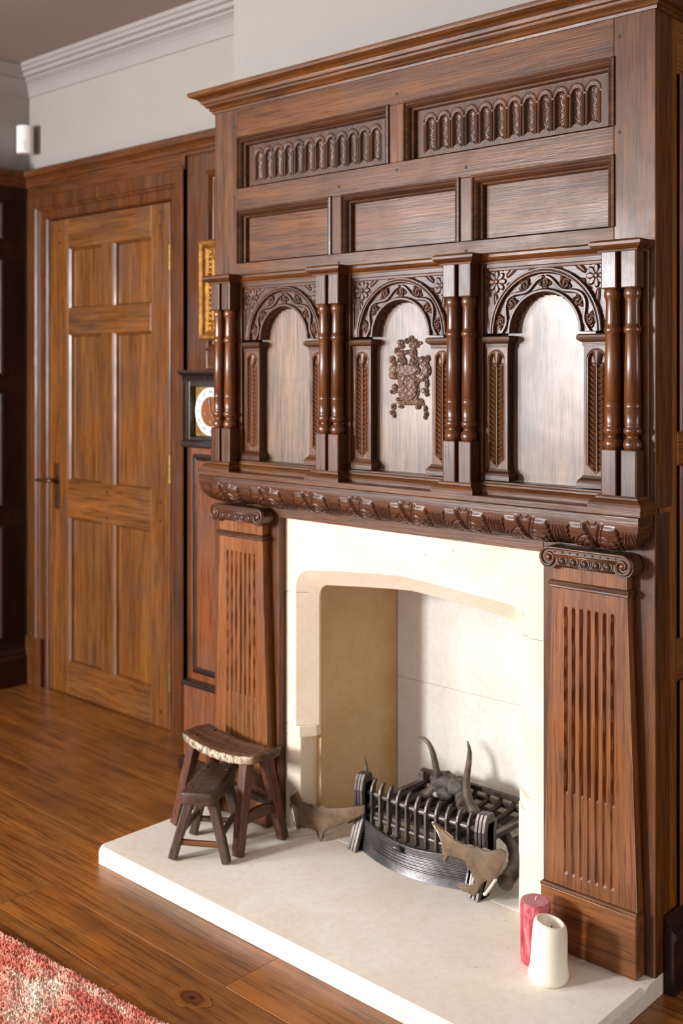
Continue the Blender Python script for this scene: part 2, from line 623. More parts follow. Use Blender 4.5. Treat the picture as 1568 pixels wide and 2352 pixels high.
# window wall with openings, the wider one added for the fill lamp
m = MB()
for a in ((XL, -4.14), (-3.1, -2.2), (-.2, XR)):
    m.box(a[0], a[1], YF - .1, YF, 0, ZC)
for a in ((-4.14, -3.1), (-2.2, -.2)):
    m.box(a[0], a[1], YF - .1, YF, 0, .82)
    m.box(a[0], a[1], YF - .1, YF, 2.28, ZC)
tag(m.build('wall_window', M['plaster']), None, kind='structure')
for i, (a, b) in enumerate(((-4.14, -3.1), (-2.2, -.2))):  # second frame is unseen, added to go with the fill lamp
    m = MB()
    m.box(a, a + .05, YF - .09, YF - .03, .82, 2.28)
    m.box(b - .05, b, YF - .09, YF - .03, .82, 2.28)
    m.box(a, b, YF - .09, YF - .03, .82, .87)
    m.box(a, b, YF - .09, YF - .03, 2.23, 2.28)
    m.box((a + b) / 2 - .02, (a + b) / 2 + .02, YF - .09, YF - .03, .82, 2.28)
    tag(m.build('window_%d' % (i + 1), M['crown']), None, kind='structure')

for i, (xw, ya, yb_, z0, z1) in enumerate(((XL, -1.6, -.4, .9, 2.28), (XR - .05, 2.36, 3.14, .8, 2.2))):
    m = MB()
    m.box(xw, xw + .05, ya, ya + .05, z0, z1)
    m.box(xw, xw + .05, yb_ - .05, yb_, z0, z1)
    m.box(xw, xw + .05, ya, yb_, z0, z0 + .05)
    m.box(xw, xw + .05, ya, yb_, z1 - .05, z1)
    tag(m.build('window_%d' % (i + 3), M['crown']), None, kind='structure')

# chimney breast core (plaster front above the overmantel, hollow for the firebox)
m = MB()
m.box(XA, XB, 2.255, 3.2, 2.15, ZC)
m.box(XA, XB - .07, 2.255, 3.2, 1.0, 2.15)
wb = tag(m.build('wall_breast', M['plaster']), 'white plaster chimney breast above the carved overmantel', kind='structure')
m = MB()
for nm, a in (('wall_breast_left', (XA, -2.30, 2.255)), ('wall_breast_right', (-1.37, XB - .07, 2.255)), ('wall_breast_back', (-2.30, -1.37, 2.72))):
    struct(nm, a[0], a[1], a[2], 3.2, 0, 1.0, M['plaster'])

# plaster crown moulding along left wall, door wall and breast
m = MB()
m.sweep([(XL, YF), (XL, YD), (XA, YD), (XA, 2.255), (XB, 2.255), (XB, 3.2)],
        [(0, 2.53), (.006, 2.53), (.008, 2.537), (.012, 2.55), (.02, 2.565), (.032, 2.578), (.048, 2.588), (.052, 2.588), (.052, 2.596), (.07, 2.6), (.075, 2.612), (.09, 2.616), (.094, 2.626), (.104, 2.63), (.104, ZC + .004), (0, ZC + .004)])
tag(m.build('trim_1', M['crown'], bevel=.001), 'white plaster crown moulding under the ceiling', kind='structure')

# oak capping of the panelling
m = MB()
m.sweep([(XL, YF), (XL, YD), (XA + .02, YD)],
        [(0, 2.13), (.028, 2.13), (.03, 2.142), (.036, 2.146), (.036, 2.155), (.046, 2.166), (.058, 2.172), (.06, 2.196), (.05, 2.202), (0, 2.202)])
tag(m.build('trim_2', M['case']['x'], bevel=.001), 'oak capping rail on top of the wall panelling', kind='structure')


# ---- left wall panelling
def panel_y(parent, x, y0, y1, z0, z1, mat):
    """recessed panel with moulding on a wall facing +x"""
    m = MB()
    t = [(0, .012), (.006, .016), (.012, .012), (.02, .002), (.024, -.012), (.026, -.012)]
    R = []
    for i, d in t:
        R.append([(x + d, y0 + i, z0 + i), (x + d, y1 - i, z0 + i), (x + d, y1 - i, z1 - i), (x + d, y0 + i, z1 - i)])
    v = [p for r in R for p in r]
    f = [(i * 4 + j, i * 4 + (j + 1) % 4, i * 4 + 4 + (j + 1) % 4, i * 4 + 4 + j) for i in range(len(R) - 1) for j in range(4)]
    k = 4 * (len(R) - 1)
    f.append((k, k + 1, k + 2, k + 3))
    m.add(v, f)
    return m.build('panel', mat, parent)


D = M['darkw']
pl = empty('wall_left_panelling')
tag(pl, 'dark oak panelling on the wall left of the door', kind='structure')
zr = [(0.155, .205), (.69, .77), (1.255, 1.325), (1.82, 1.897), (2.06, 2.13)]
ys = [2.54, 2.43, 1.87, 1.76, 1.2, 1.09, .53, .42, -.1]
for k in range(0, 7, 2):
    box('stile', XL, XL + .028, ys[k + 1], ys[k], .1, 2.135, D['z'], pl)
for k in range(1, 7, 2):
    for z0, z1 in zr:
        box('rail', XL, XL + .028, ys[k + 1], ys[k], z0, z1, D['y'], pl)
    for (a0, a1), (b0, b1) in zip(zr[:-1], zr[1:]):
        panel_y(pl, XL + .024, ys[k + 1] - .004, ys[k] + .004, a1 - .004, b0 + .004, D['z'])
m = MB()
m.sweep([(XL, YF), (XL, 2.545)], [(0, 0), (.05, 0), (.05, .115), (.046, .125), (.04, .13), (.042, .14), (.034, .152), (.028, .156), (0, .156)])
tag(m.build('baseboard_left', D['y'], bevel=.001), 'dark skirting board under the left panelling', kind='structure')

# ---- door casing, door and the panelled strip beside the clock
CS = M['case']
dx0, dx1, dz1 = -4.065, -3.252, 1.975
YC = 2.547
m = MB()
prof = [(0, YD), (0, YC + .004), (.004, YC), (.05, YC), (.056, YC + .006), (.062, YC + .006), (.068, YC + .014), (.1, YC + .014), (.106, YC + .02), (.112, YC + .036), (.112, YD)]
# casing as a mitred architrave: outer edge goes left-up-over-right-down
ox0, ox1, oz1 = XL + .03, -3.152, 2.086


def arch_frame(ox0, ox1, oz1, prof, wl_, wr_, wt):
    rings_ = []
    w = prof[-1][0]
    for o, y in prof:
        rings_.append([(ox0 + o * wl_ / w, y, 0.0), (ox0 + o * wl_ / w, y, oz1 - o * wt / w), (ox1 - o * wr_ / w, y, oz1 - o * wt / w), (ox1 - o * wr_ / w, y, 0.0)])
    v = [p for r in rings_ for p in r]
    f = []
    for i in range(len(rings_) - 1):
        for j in range(3):
            f.append((i * 4 + j, i * 4 + j + 1, i * 4 + 5 + j, i * 4 + 4 + j))
    return v, f


v, f = arch_frame(ox0, ox1, oz1, prof, dx0 - ox0 - .002, ox1 - dx1 - .002, oz1 - dz1 - .002)
m.add(v, f)
trim3 = m.build('trim_3', CS['z'], bevel=0)
tag(trim3, 'moulded oak door casing beside the corner', kind='structure')
box('plinth_block', XL + .03, dx0 - .03, YC - .008, YD, 0, .205, CS['z'], trim3, .003)
box('frieze_board', XL + .03, ox1 + .002, YC + .004, YD + .01, 2.084, 2.135, CS['x'], trim3, .002)
box('casing_return', ox1 - .006, ox1, YC + .002, YD, 0, 2.1, M['darkw']['z'], trim3, 0)  # dark wood stands in for the casing's shaded side

door = empty('door_1', (0, 0, 0))
tag(door, 'six-panelled oak door with a lever handle beside the clock', kind='structure')
DW = M['doorw']
yd0, yd1 = 2.566, 2.60
pc = [(-3.925, -3.69), (-3.612, -3.368)]
pr_ = [(.14, .737), (.892, 1.495), (1.603, 1.853)]
box('stile', dx0, pc[0][0], yd0, yd1, .004, dz1, DW['z'], door, .002)
box('stile', pc[1][1], dx1, yd0, yd1, .004, dz1, DW['z'], door, .002)
for z0, z1 in ((.004, .14), (.737, .892), (1.495, 1.603), (1.853, dz1)):
    box('rail', pc[0][0], pc[1][1], yd0, yd1, z0, z1, DW['x'], door, .002)
for z0, z1 in pr_:
    box('muntin', pc[0][1], pc[1][0], yd0, yd1, z0, z1, DW['z'], door, .002)
    for a, b in pc:
        m = MB()
        m.rings([(a, b, z0, z1, yd0 + .001), (a + .004, b - .004, z0 + .002, z1 - .002, yd0 + .004), (a + .011, b - .011, z0 + .004, z1 - .006, yd0 + .008), (a + .015, b - .015, z0 + .006, z1 - .01, yd0 + .02), (a + .02, b - .02, z0 + .01, z1 - .014, yd0 + .021)], True)
        m.build('panel', DW['z'], door)
for px, pz in ((-3.99, 1.93), (-3.99, 1.88), (-3.31, 1.94), (-3.31, 1.89), (-3.31, .85), (-3.31, .78), (-3.99, .85), (-3.65, .86), (-3.65, .76), (-3.31, .06)):
    m = MB()
    m.tube([(px, yd0 - .001, pz), (px, yd0 + .01, pz)], .006, 10)
    m.build('peg', M['peg'], door)
for z0, z1 in ((.15, .255), (.925, 1.03), (1.72, 1.815)):
    m = MB()
    for k in range(5):
        h = (z1 - z0) / 5
        m.tube([(dx1 + .004, yd0 - .004, z0 + k * h + .001), (dx1 + .004, yd0 - .004, z0 + (k + 1) * h - .001)], .0055, 10)
    m.build('hinge', M['brass'], door)
hb = box('handle_plate', -4.026, -3.986, yd0 - .004, yd0, .765, .955, M['bronze'], door, .0015)
m = MB()
m.tube([(-4.006, yd0 - .002, .886), (-4.006, yd0 - .035, .886)], .009, 12)
m.tube([(-3.985, yd0 - .037, .884), (-4.02, yd0 - .04, .886), (-4.06, yd0 - .042, .885), (-4.1, yd0 - .04, .882)], [.006, .009, .0085, .007], 12)
m.build('lever', M['bronze'], hb, True)
m = MB()
m.tube([(-4.006, yd0 - .006, .81), (-4.006, yd0, .81)], .006, 10)
m.build('keyhole', M['ink'], hb)

ps = empty('wall_door_panelling')
tag(ps, 'oak panelled strip of wall between door casing and chimney breast', kind='structure')
box('stile', -3.152, -3.04, 2.566, YD + .01, 0, 2.135, CS['z'], ps)
box('stile', -2.66, XA, 2.566, YD + .01, 0, 2.135, CS['z'], ps)
for z0, z1 in ((.0, .22), (1.35, 1.42), (2.06, 2.135), (.9, .97)):
    box('rail', -3.04, -2.66, 2.566, YD + .01, z0, z1, CS['x'], ps)
for z0, z1 in ((.22, .9), (.97, 1.35), (1.42, 2.06)):
    m = MB()
    m.rings([(-3.044, -2.656, z0 - .004, z1 + .004, 2.562), (-3.036, -2.664, z0 + .004, z1 - .004, 2.556), (-3.028, -2.672, z0 + .012, z1 - .012, 2.562), (-3.02, -2.68, z0 + .02, z1 - .02, 2.576), (-3.016, -2.684, z0 + .024, z1 - .024, 2.577)], True)
    m.build('panel', CS['z'], ps)

box('breast_side', XA - .012, XA, 2.2, 2.575, 0, 2.135, CS['z'], ps)

# ---- return of the chimney breast (right side, facing the camera)
RT = M['return']
rt = empty('wall_return_panelling')
tag(rt, 'amber oak panelling on the side of the chimney breast at right', kind='structure')
xr = XB
box('stile', xr - .03, xr - .001, 2.198, 2.283, 0, 2.13, RT['z'], rt)
box('stile', xr - .03, xr - .001, 2.75, 2.86, 0, 2.13, RT['z'], rt)
for z0, z1 in ((0, .17), (.66, .76), (1.135, 1.215), (2.0, 2.13)):
    box('rail', xr - .03, xr - .001, 2.283, 2.75, z0, z1, RT['y'], rt)
for z0, z1 in ((.17, .66), (.76, 1.135), (1.215, 2.0)):
    panel_y(rt, xr - .006, 2.279, 2.754, z0 - .004, z1 + .004, RT['z'])
m = MB()
m.box(xr - .06, xr - .03, 2.2, 3.2, 0, 2.13)
m.build('backboard', RT['z'], rt)
m = MB()
m.sweep([(xr - .005, 2.214), (xr - .005, 3.2)][::-1][::-1], [(0, 0), (.03, 0), (.03, .115), (.034, .12), (.036, .128), (.032, .136), (.024, .14), (.022, .15), (.012, .16), (.01, .168), (0, .168)])
tag(m.build('baseboard_right', M['darkw']['y'], bevel=.001), 'dark moulded skirting at the foot of the right-hand panelling', kind='structure')

# ================================================================== the oak chimneypiece
O, CV = M['oak'], M['carved']
fs = empty('fireplace_surround', (-1.82, 2.178, 0))
tag(fs, 'tall carved oak chimneypiece with arched overmantel, twin columns and fluted pilasters', 'fireplace')
FS0 = Vector((-1.82, 2.178, 0))


def fix(o):
    """parts are modelled in world coordinates: keep them there under the moved root"""
    if o.parent is fs:
        o.location = Vector(o.location) - FS0
    return o


Y0, YBK = 2.178, 2.256
F_ = lambda *a, **k: fix(box(*a, **k))
sl, sr = -2.4395, -1.203          # inner edges of outer stiles
F_('stile', XA, sl, Y0, YBK, 1.05, 2.13, O['z'], fs, bevel=.002)
F_('stile', sr, XB, Y0, YBK, 1.05, 2.13, O['z'], fs, bevel=.002)
r1 = [(sl, -1.853), (-1.800, sr)]
r2 = [(sl, -2.0595), (-2.0177, -1.6252), (-1.5844, sr)]
z1b, z1t, z2b, z2t = 1.886, 2.036, 1.664, 1.820
F_('rail', sl, sr, Y0 + .0003, YBK, z1t, 2.13, O['x'], fs)
F_('rail', sl, sr, Y0 + .0003, YBK, z2t, z1b, O['x'], fs)
F_('rail', sl, sr, Y0 + .0003, YBK, 1.585, z2b, O['x'], fs)
F_('muntin', r1[0][1], r1[1][0], Y0 + .0005, YBK, z1b, z1t, O['z'], fs)
for i in (0, 1):
    F_('muntin', r2[i][1], r2[i + 1][0], Y0 + .0005, YBK, z2b, z2t, O['z'], fs)


def moulding(parent, x0, x1, z0, z1):
    t = [(-.004, 0, .001), (-.002, 0, -.005), (.003, 0, -.006), (.006, 0, -.001), (.010, .001, -.003), (.014, .002, .002), (.017, .003, .01), (.021, .004, .012), (.024, .006, .026)]
    m = MB()
    m.rings([(x0 + a, x1 - a, z0 + b, z1 - a, Y0 + y) for a, b, y in t])
    return m.build('moulding', CV['x'], parent)


def relief_panel(name, x0, x1, z0, z1, y, fn, nx, nz, mat, parent):
    X, Z = np.meshgrid(np.linspace(x0, x1, nx), np.linspace(z0, z1, nz), indexing='ij')
    Hh = fn(X, Z)
    return grid_obj(name, np.stack([X, y - Hh, Z], -1), mat, parent)


YP = Y0 + .024
for a, b in r2:
    p = F_('panel', a + .01, b - .01, YP, YP + .02, z2b, z2t, O['x'], fs, bevel=0)
    q = moulding(p, a, b, z2b, z2t)
    q.location = -Vector(p.location) - FS0 if False else (0, 0, 0)


def arcade(x0, x1, z0, z1, n=12):
    per = (x1 - x0 - .05) / n

    def fn(X, Z):
        u = (X - x0 - .025) / per
        inside = (u > 0) & (u < n)
        c = (np.clip(u, 0, n - 1e-6) % 1 - .5) * per
        hw = per * .30
        zt = z1 - .036
        zb = z0 + .020
        d = np.where(Z > zt, np.hypot(c, Z - zt), np.abs(c))
        zb_ = zb + .007 * (1 - np.clip(c / hw, -1, 1) ** 2)
        dd = np.where(Z < zb_, 1, d)
        niche = sm(-dd, -hw, -hw + .0018)
        h = -niche * (.0045 + .0055 * (1 - np.clip(d / hw, 0, 1) ** 2))
        # overlapping hood rings
        for off in (0, per, -per):
            dr = np.hypot(c - off, Z - zt)
            h = h + .0022 * np.exp(-((dr - per * .50) / .0014) ** 2) * (Z > zt)
        h = h + .0022 * np.exp(-((np.abs(c) - hw * 1.2) / .0012) ** 2) * (Z <= zt) * (Z > zb - .004)
        # fine gouged line between the niches
        e = np.abs(np.abs(c) - per / 2)
        line = sm(-e, -.0020, -.0008) * (Z < zt - .004) * (Z > zb)
        h = h - .0045 * line
        h = np.where(inside, h, 0)
        # tooling
        h = h + .0004 * np.sin(X * 900 + 3 * np.sin(Z * 300)) * niche * np.sin(Z * 520)
        return h
    return fn


for a, b in r1:
    p = fix(relief_panel('panel', a + .008, b - .008, z1b - .002, z1t - .008, YP, arcade(a + .02, b - .02, z1b, z1t - .02), 620, 130, CV['z'], fs))
    moulding(p, a, b, z1b, z1t)

for px, pz in ((-1.826, 2.062), (-1.826, 1.866), (-2.03, 1.845), (-1.605, 1.845), (-1.605, 1.64), (-2.03, 1.64), (-1.19, 2.08), (-1.19, 1.87), (-2.455, 2.07), (-2.455, 1.86), (-2.455, 1.63)):
    m = MB()
    m.tube([(px, Y0 - .0012, pz), (px, Y0 + .01, pz)], .0042, 10)
    fix(m.build('peg', M['peg'], fs))

# cornice
m = MB()
m.sweep([(XA, YBK + .05), (XA, Y0), (XB, Y0), (XB, 3.1)],
        [(0, 2.122), (.005, 2.122), (.006, 2.128), (.011, 2.131), (.013, 2.134), (.011, 2.138), (.018, 2.140), (.022, 2.144), (.024, 2.149), (.030, 2.152), (.033, 2.160), (.040, 2.166), (.050, 2.169), (.058, 2.173), (.060, 2.178), (.060, 2.184), (.054, 2.187), (-.03, 2.187)])
fix(m.build('cornice', O['x'], fs, bevel=0))

# ---- arched bays
YA = 2.18
BC = [-2.2449, -1.8135, -1.3816]
ZS = 1.436
RO, RI = .149, .0935


def arch_mesh():
    th = np.linspace(0, math.pi, 560)
    T = th[:, None]
    hx, hz = .170, .160
    rmax = np.minimum(hx / np.maximum(np.abs(np.cos(th)), 1e-6), hz / np.maximum(np.sin(th), 1e-6))
    rb = np.linspace(RI, RO, 76)
    s_ = np.linspace(0, 1, 70)[1:]
    R = np.concatenate([np.repeat(rb[None], len(th), 0), RO + (rmax[:, None] - RO) * s_[None]], 1)
    TT = np.repeat(T, R.shape[1], 1)
    X, Z = R * np.cos(TT), R * np.sin(TT)
    H = np.zeros_like(R)
    # rims
    H += .008 * sm(R, RO - .0125, RO - .0105) * (R <= RO + 1e-6) - .003 * np.exp(-((R - RO + .0055) / .0012) ** 2)
    H += .006 * sm(-R, -(RI + .0075), -(RI + .0055))
    # scrolling foliage in the band
    rm = (RO + RI - .006) / 2
    phi = np.abs(TT - math.pi / 2)
    ncell = 3.5
    cw = (math.pi / 2) * rm / ncell
    t = phi * rm / cw
    k = np.floor(t)
    sgn = np.where(k % 2 == 0, 1.0, -1.0)
    dx = (t - k - .5) * cw
    dy = (R - rm)
    field = sm(R, RI + .006, RI + .009) * sm(-R, -(RO - .0105), -(RO - .0135))
    # running vine
    A_ = .0105
    yv = A_ * np.cos(math.pi * t)
    slope = -A_ * math.pi * np.sin(math.pi * t) / cw
    dv = np.abs(dy - yv) / np.sqrt(1 + slope ** 2)
    stem = .0075 * sm(-dv, -.0050, -.0028) * (t > .08) - .0035 * np.exp(-((dv - .0064) / .001) ** 2)
    # a curled leaf in every bend of the vine
    kc = np.round(t)
    sc_ = np.where(kc % 2 == 0, 1.0, -1.0)
    ex = (t - kc) * cw
    ey = dy + sc_ * .0045
    rr = np.hypot(ex, ey)
    an = np.arctan2(ey * sc_, ex)
    lob = .0160 * (1 + .20 * np.cos(5 * an))
    swirl = .5 + .5 * np.cos(2 * an - rr / .0016)
    leaf = sm(lob - rr, 0, .0022) * (.003 + .0045 * swirl) 
    leaf = np.maximum(leaf, .0085 * sm(-rr, -.0042, -.0022))
    leaf = np.where((t < .12), leaf * .6, leaf)
    Hs = np.maximum(leaf, stem)
    H += field * (Hs - .0030)
    # spandrels: rosette, petals and leaves
    sp = (R > RO + .0005)
    bx = np.minimum(hx - np.abs(X), hz - Z)
    fx, fz = np.abs(X) - .134, Z - .124
    fr = np.hypot(fx, fz)
    fa = np.arctan2(fz, fx)
    pet = .0275 * (.62 + .38 * np.abs(np.cos(4 * fa)))
    ros = sm(pet - fr, 0, .003) * (.0045 - .0025 * np.exp(-((np.abs(np.cos(4 * fa))) / .25) ** 2)) * (fr > .006) + .0065 * sm(-fr, -.0058, -.004)
    lv = .0035 * np.clip(np.sin(fa * 9 + fr * 60), 0, 1) * sm(fr, .028, .033)
    Hsp = np.maximum(ros, lv) - .004
    border = sm(-bx, -.009, -.0065)
    edge = sm(R, RO, RO + .003)
    Hsp = Hsp * (1 - border) + .001 * border
    H = np.where(sp, Hsp * edge + (1 - edge) * .006, H)
    P = np.stack([X, -H, Z], -1)
    # intrados with scalloped inner layer
    rows_ = []
    for y, r in ((.026, .0800), (.010, .0800), (.0095, RI), (.001, RI)):
        rr_ = np.full_like(th, r)
        if r < .09:
            rr_ = .0870 + .0045 * np.abs(np.sin(th * 15))
        rows_.append(np.stack([rr_ * np.cos(th), np.full_like(th, y), rr_ * np.sin(th)], -1)[:, None])
    return np.concatenate(rows_ + [P], 1)


AP = arch_mesh()


def pil_fn(cx, z0, z1):
    def fn(X, Z):
        x = X - cx
        hw = .0205
        d = np.where(Z > z1 - hw, np.hypot(x, Z - (z1 - hw)), np.where(Z < z0 + .006, np.hypot(x, 0) + (z0 + .006 - Z) * 1.2, np.abs(x)))
        ins = sm(-d, -hw, -hw + .0015)
        ax = np.abs(x)
        q = (Z + ax * .55 - .9 * ax ** 2 / hw) / .0128
        fr_ = q - np.floor(q)
        lf = (.35 + .65 * fr_) * sm(fr_, .0, .22) * sm(1 - fr_, 0, .10) * np.sqrt(np.clip(1 - (np.abs(ax - hw * .55) / (hw * .47)) ** 2, 0, 1))
        st = sm(-ax, -.0028, -.0016)
        top = sm(Z, z1 - .040, z1 - .025)
        h = -.0090 + .0095 * np.maximum(lf, st * .85)
        lobes = .009 * np.clip(np.cos(np.arctan2(x, Z - (z1 - .05)) * 5), 0, 1) ** .6
        h = h * (1 - top) + (-.0085 + lobes) * top
        groove = np.exp(-((d - hw - .003) / .0009) ** 2)
        return ins * h - .0022 * groove
    return fn


def bay(ci, first=None):
    c = BC[ci]
    p = F_('bay_panel', c - .118, c + .118, 2.206, 2.225, 1.07, 1.56, M['bay']['z'], fs, bevel=0)
    base = p

    def at(o):
        o.parent = p
        return o
    P = AP.copy()
    P[..., 0] += c
    P[..., 1] += YA
    P[..., 2] += ZS
    grid_obj('arch', P, CV['x'], p)
    for s in (-1, 1):
        x0, x1 = sorted((c + s * .168, c + s * .1025))
        m = MB()
        m.box(x0, x1, YA + .0105, 2.21, 1.1, 1.416)
        m.box(x0, x0 + .009, YA + .0005, YA + .012, 1.1, 1.416)
        m.box(x1 - .009, x1, YA + .0005, YA + .012, 1.1, 1.416)
        pb = m.build('arch_pier', CV['z'], p)
        pb.data.polygons[0].use_smooth = False
        relief_panel('leaf_carving', x0, x1, 1.1, 1.416, YA - .0002, pil_fn(c + s * .1345, 1.13, 1.392), 90, 360, O['z'], p)
        # impost and base mouldings (returned round the pier)
        i0, i1 = (x0, x1)
        pathi = [(i0, 2.2), (i0, YA), (i1, YA), (i1, 2.206)]
        m = MB()
        m.sweep(pathi, [(0, 1.402), (.002, 1.402), (.003, 1.411), (.006, 1.413), (.011, 1.4165), (.013, 1.4215), (.012, 1.4265), (.008, 1.430), (0, 1.430)])
        m.add([(i0, YA, 1.43), (i1, YA, 1.43), (i1, 2.206, 1.43), (i0, 2.206, 1.43)], [(0, 1, 2, 3)])
        m.build('impost', CV['x'], p)
        m = MB()
        m.sweep(pathi, [(0, 1.112), (.002, 1.112), (.004, 1.107), (.010, 1.101), (.012, 1.096), (.012, 1.085), (0, 1.085)])
        m.build('pier_base', CV['x'], p)
    return p


bays = [bay(i) for i in range(3)]

# coat of arms, carved and applied to the middle bay
ELL = [(600, 1330, 232, 150), (600, 1520, 225, 280), (450, 890, 100, 135), (730, 890, 100, 145), (700, 680, 75, 110), (720, 520, 105, 60), (660, 380, 55, 95), (800, 460, 90, 45), (735, 420, 40, 60), (555, 410, 45, 65), (420, 430, 68, 55), (440, 520, 62, 60), (340, 630, 58, 80), (430, 690, 90, 80), (590, 660, 60, 50), (230, 830, 60, 90), (280, 920, 40, 60), (270, 1050, 95, 100), (250, 1190, 85, 90), (330, 1240, 80, 50), (590, 1070, 260, 140), (290, 1460, 55, 75), (240, 1570, 55, 48), (310, 1540, 40, 60), (900, 850, 70, 95), (1020, 810, 45, 75), (960, 930, 80, 80), (1000, 1080, 85, 140), (930, 1210, 90, 90), (880, 1290, 60, 40), (1000, 1370, 40, 110), (960, 1530, 70, 65), (1000, 1610, 40, 50), (390, 1740, 70, 55), (590, 1825, 260, 42), (830, 1780, 95, 75), (900, 1830, 40, 50), (430, 1905, 52, 40), (810, 1900, 50, 55), (260, 1910, 48, 75), (240, 2050, 58, 55), (275, 2115, 26, 60), (970, 1950, 36, 90), (985, 2060, 42, 62), (965, 2130, 30, 52)]


def crest(X, Z):
    cx = (X - BC[1]) / .00015 + 557
    cy = (1.437 - Z) / .000114 + 290
    best = np.full_like(X, -9.0)
    for k, (a, b, rx, ry) in enumerate(ELL):
        rx, ry = rx * 1.03 + 3, ry * 1.03 + 3
        d = 1 - np.hypot((cx - a) / rx, (cy - b) / ry)
        e = d * min(rx, ry) / 40.0
        best = np.maximum(best, np.minimum(e, 1.2) + (k % 3) * .08 * (e > 0))
    h = sm(best, -.02, .12) * .0045 + sm(best, .1, 1.3) * .0055
    shield = np.hypot((cx - 600) / 225, (cy - 1480) / 300) < .95
    cell = np.sin(cx / 17 + .8 * np.sin(cy / 31)) * np.sin(cy / 19 + .8 * np.sin(cx / 37)) + .6 * np.sin(cx / 9.3) * np.sin(cy / 11.7)
    h = h + np.where(best > .1, .0012 * cell * np.where(shield, 1.3, .8), 0)
    h = h - np.where(best > .1, .0022 * np.exp(-((np.hypot((cx - 600) / 232, (cy - 1490) / 300) - .97) / .03) ** 2), 0)
    for hx in (455, 735):  # visors
        r = np.hypot((cx - hx) / 70, (cy - 915) / 70)
        h = h + .004 * sm(-r, -.7, -.35) - .003 * np.exp(-((r - .95) / .1) ** 2) * (best > 0)
        tri = np.abs(cx - hx) / 80 + (850 - cy) / 120
        h = h + .002 * (np.abs(tri - .55) < .09) * (cy < 850) * (cy > 750)
    return np.where(best > -.02, h, -.002)


co = relief_panel('coat_of_arms', BC[1] - .066, BC[1] + .085, 1.218, 1.446, 2.206, crest, 330, 420, M['crestw']['z'], bays[1])
tag(co, 'carved coat of arms with shield, two helmets and mantling')

# frame members around the bays
bnd = [-2.4635, -2.0305, -1.5975, -1.166]
for i, b in enumerate(bnd):
    x0, x1 = b - .049, b + .049
    F_('bay_post', x0, x1, 2.170, YBK, 1.055, 1.612, O['z'], fs, bevel=.0015)
for c in BC:
    F_('bay_head', c - .172, c + .172, 2.172, YBK, 1.592, 1.612, CV['x'], fs, bevel=.0015)
    F_('bay_sill', c - .172, c + .172, 2.166, YBK, 1.062, 1.083, CV['x'], fs, bevel=.002)


def breakpath(yb, yf, hw, x_end=True):
    pts = [(bnd[0] - hw, Y0 + .01)]
    for b in bnd:
        if b != bnd[0]:
            pts.append((b - hw, yb))
        pts += [(b - hw, yf), (b + hw, yf)]
        if b != bnd[-1]:
            pts.append((b + hw, yb))
    pts.append((bnd[-1] + hw, Y0 + .01))
    return pts


m = MB()
m.sweep(breakpath(2.168, 2.127, .0445),
        [(-.02, 1.603), (.002, 1.603), (.003, 1.607), (.008, 1.609), (.012, 1.612), (.016, 1.617), (.0165, 1.623), (.013, 1.627), (.004, 1.629), (-.06, 1.630)])
fix(m.build('entablature', O['x'], fs))
m = MB()
m.sweep(breakpath(2.164, 2.125, .046),
        [(-.04, 1.079), (.001, 1.079), (.003, 1.076), (.004, 1.072), (.010, 1.069), (.015, 1.064), (.017, 1.059), (.017, 1.052), (-.04, 1.052)])
fix(m.build('base_moulding', O['x'], fs))

# twin columns
prof = [(.0135, 1.176), (.0165, 1.1775), (.0195, 1.184), (.0198, 1.190), (.0175, 1.198), (.0135, 1.202), (.0128, 1.206), (.0145, 1.2095), (.0185, 1.213), (.0192, 1.218), (.0185, 1.223), (.0158, 1.226), (.0165, 1.230), (.0175, 1.262), (.0168, 1.2625), (.0168, 1.2635), (.0175, 1.264), (.0175, 1.277), (.0168, 1.2775), (.0168, 1.2785), (.0175, 1.279), (.0166, 1.36), (.0152, 1.426), (.0165, 1.4285), (.0185, 1.4315), (.0188, 1.436), (.018, 1.4405), (.0158, 1.443), (.0155, 1.45), (.0145, 1.496), (.0158, 1.500), (.0158, 1.503), (.0178, 1.507), (.0186, 1.514), (.0172, 1.522), (.0150, 1.5255)]
col_o = None
for b in bnd:
    for s in (-1, 1):
        cx = b + s * .0235
        if col_o is None:
            m = MB()
            m.lathe([(r, z) for r, z in prof], 28)
            col_o = m.build('column', M['column']['z'], fs, True)
            col_o.location = (cx - FS0.x, 2.1485 - FS0.y, 0)
            cb = []
            for z0, z1 in ((1.076, 1.178), (1.524, 1.606)):
                m = MB()
                m.box(-.0187, .0187, -.0187, .0187, z0, z1)
                cb.append(m.build('column_block', CV['z'], col_o, bevel=.003))
        else:
            c2 = dup(col_o, fs)
            c2.location = (cx - FS0.x, 2.1485 - FS0.y, 0)
            for q in cb:
                dup(q, c2)

# mantel shelf
m = MB()
m.sweep([(XA + .002, Y0 + .01), (XA + .002, 2.108), (XB + .001, 2.108), (XB + .001, Y0 + .01)],
        [(-.05, 1.053), (-.001, 1.053), (.0, 1.0515), (.0, 1.0385), (-.002, 1.0375), (-.008, 1.0372), (-.011, 1.034), (-.05, 1.034)])
m.box(XA + .02, XB - .02, 2.12, YBK, 1.034, 1.0528)
fix(m.build('mantel_shelf', O['x'], fs, bevel=.0012))

# carved cushion frieze
xl, xr_ = -2.485, -1.163
NA = 76


def fprof(n):
    t = np.linspace(0, 1, n)
    o = np.where(t < .14, .053, .053 * np.cos((t - .14) / .86 * math.pi / 2) ** .9)
    z = np.where(t < .14, 1.036 - .012 * t / .14, 1.024 - .064 * np.sin((t - .14) / .86 * math.pi / 2))
    return t, o, z


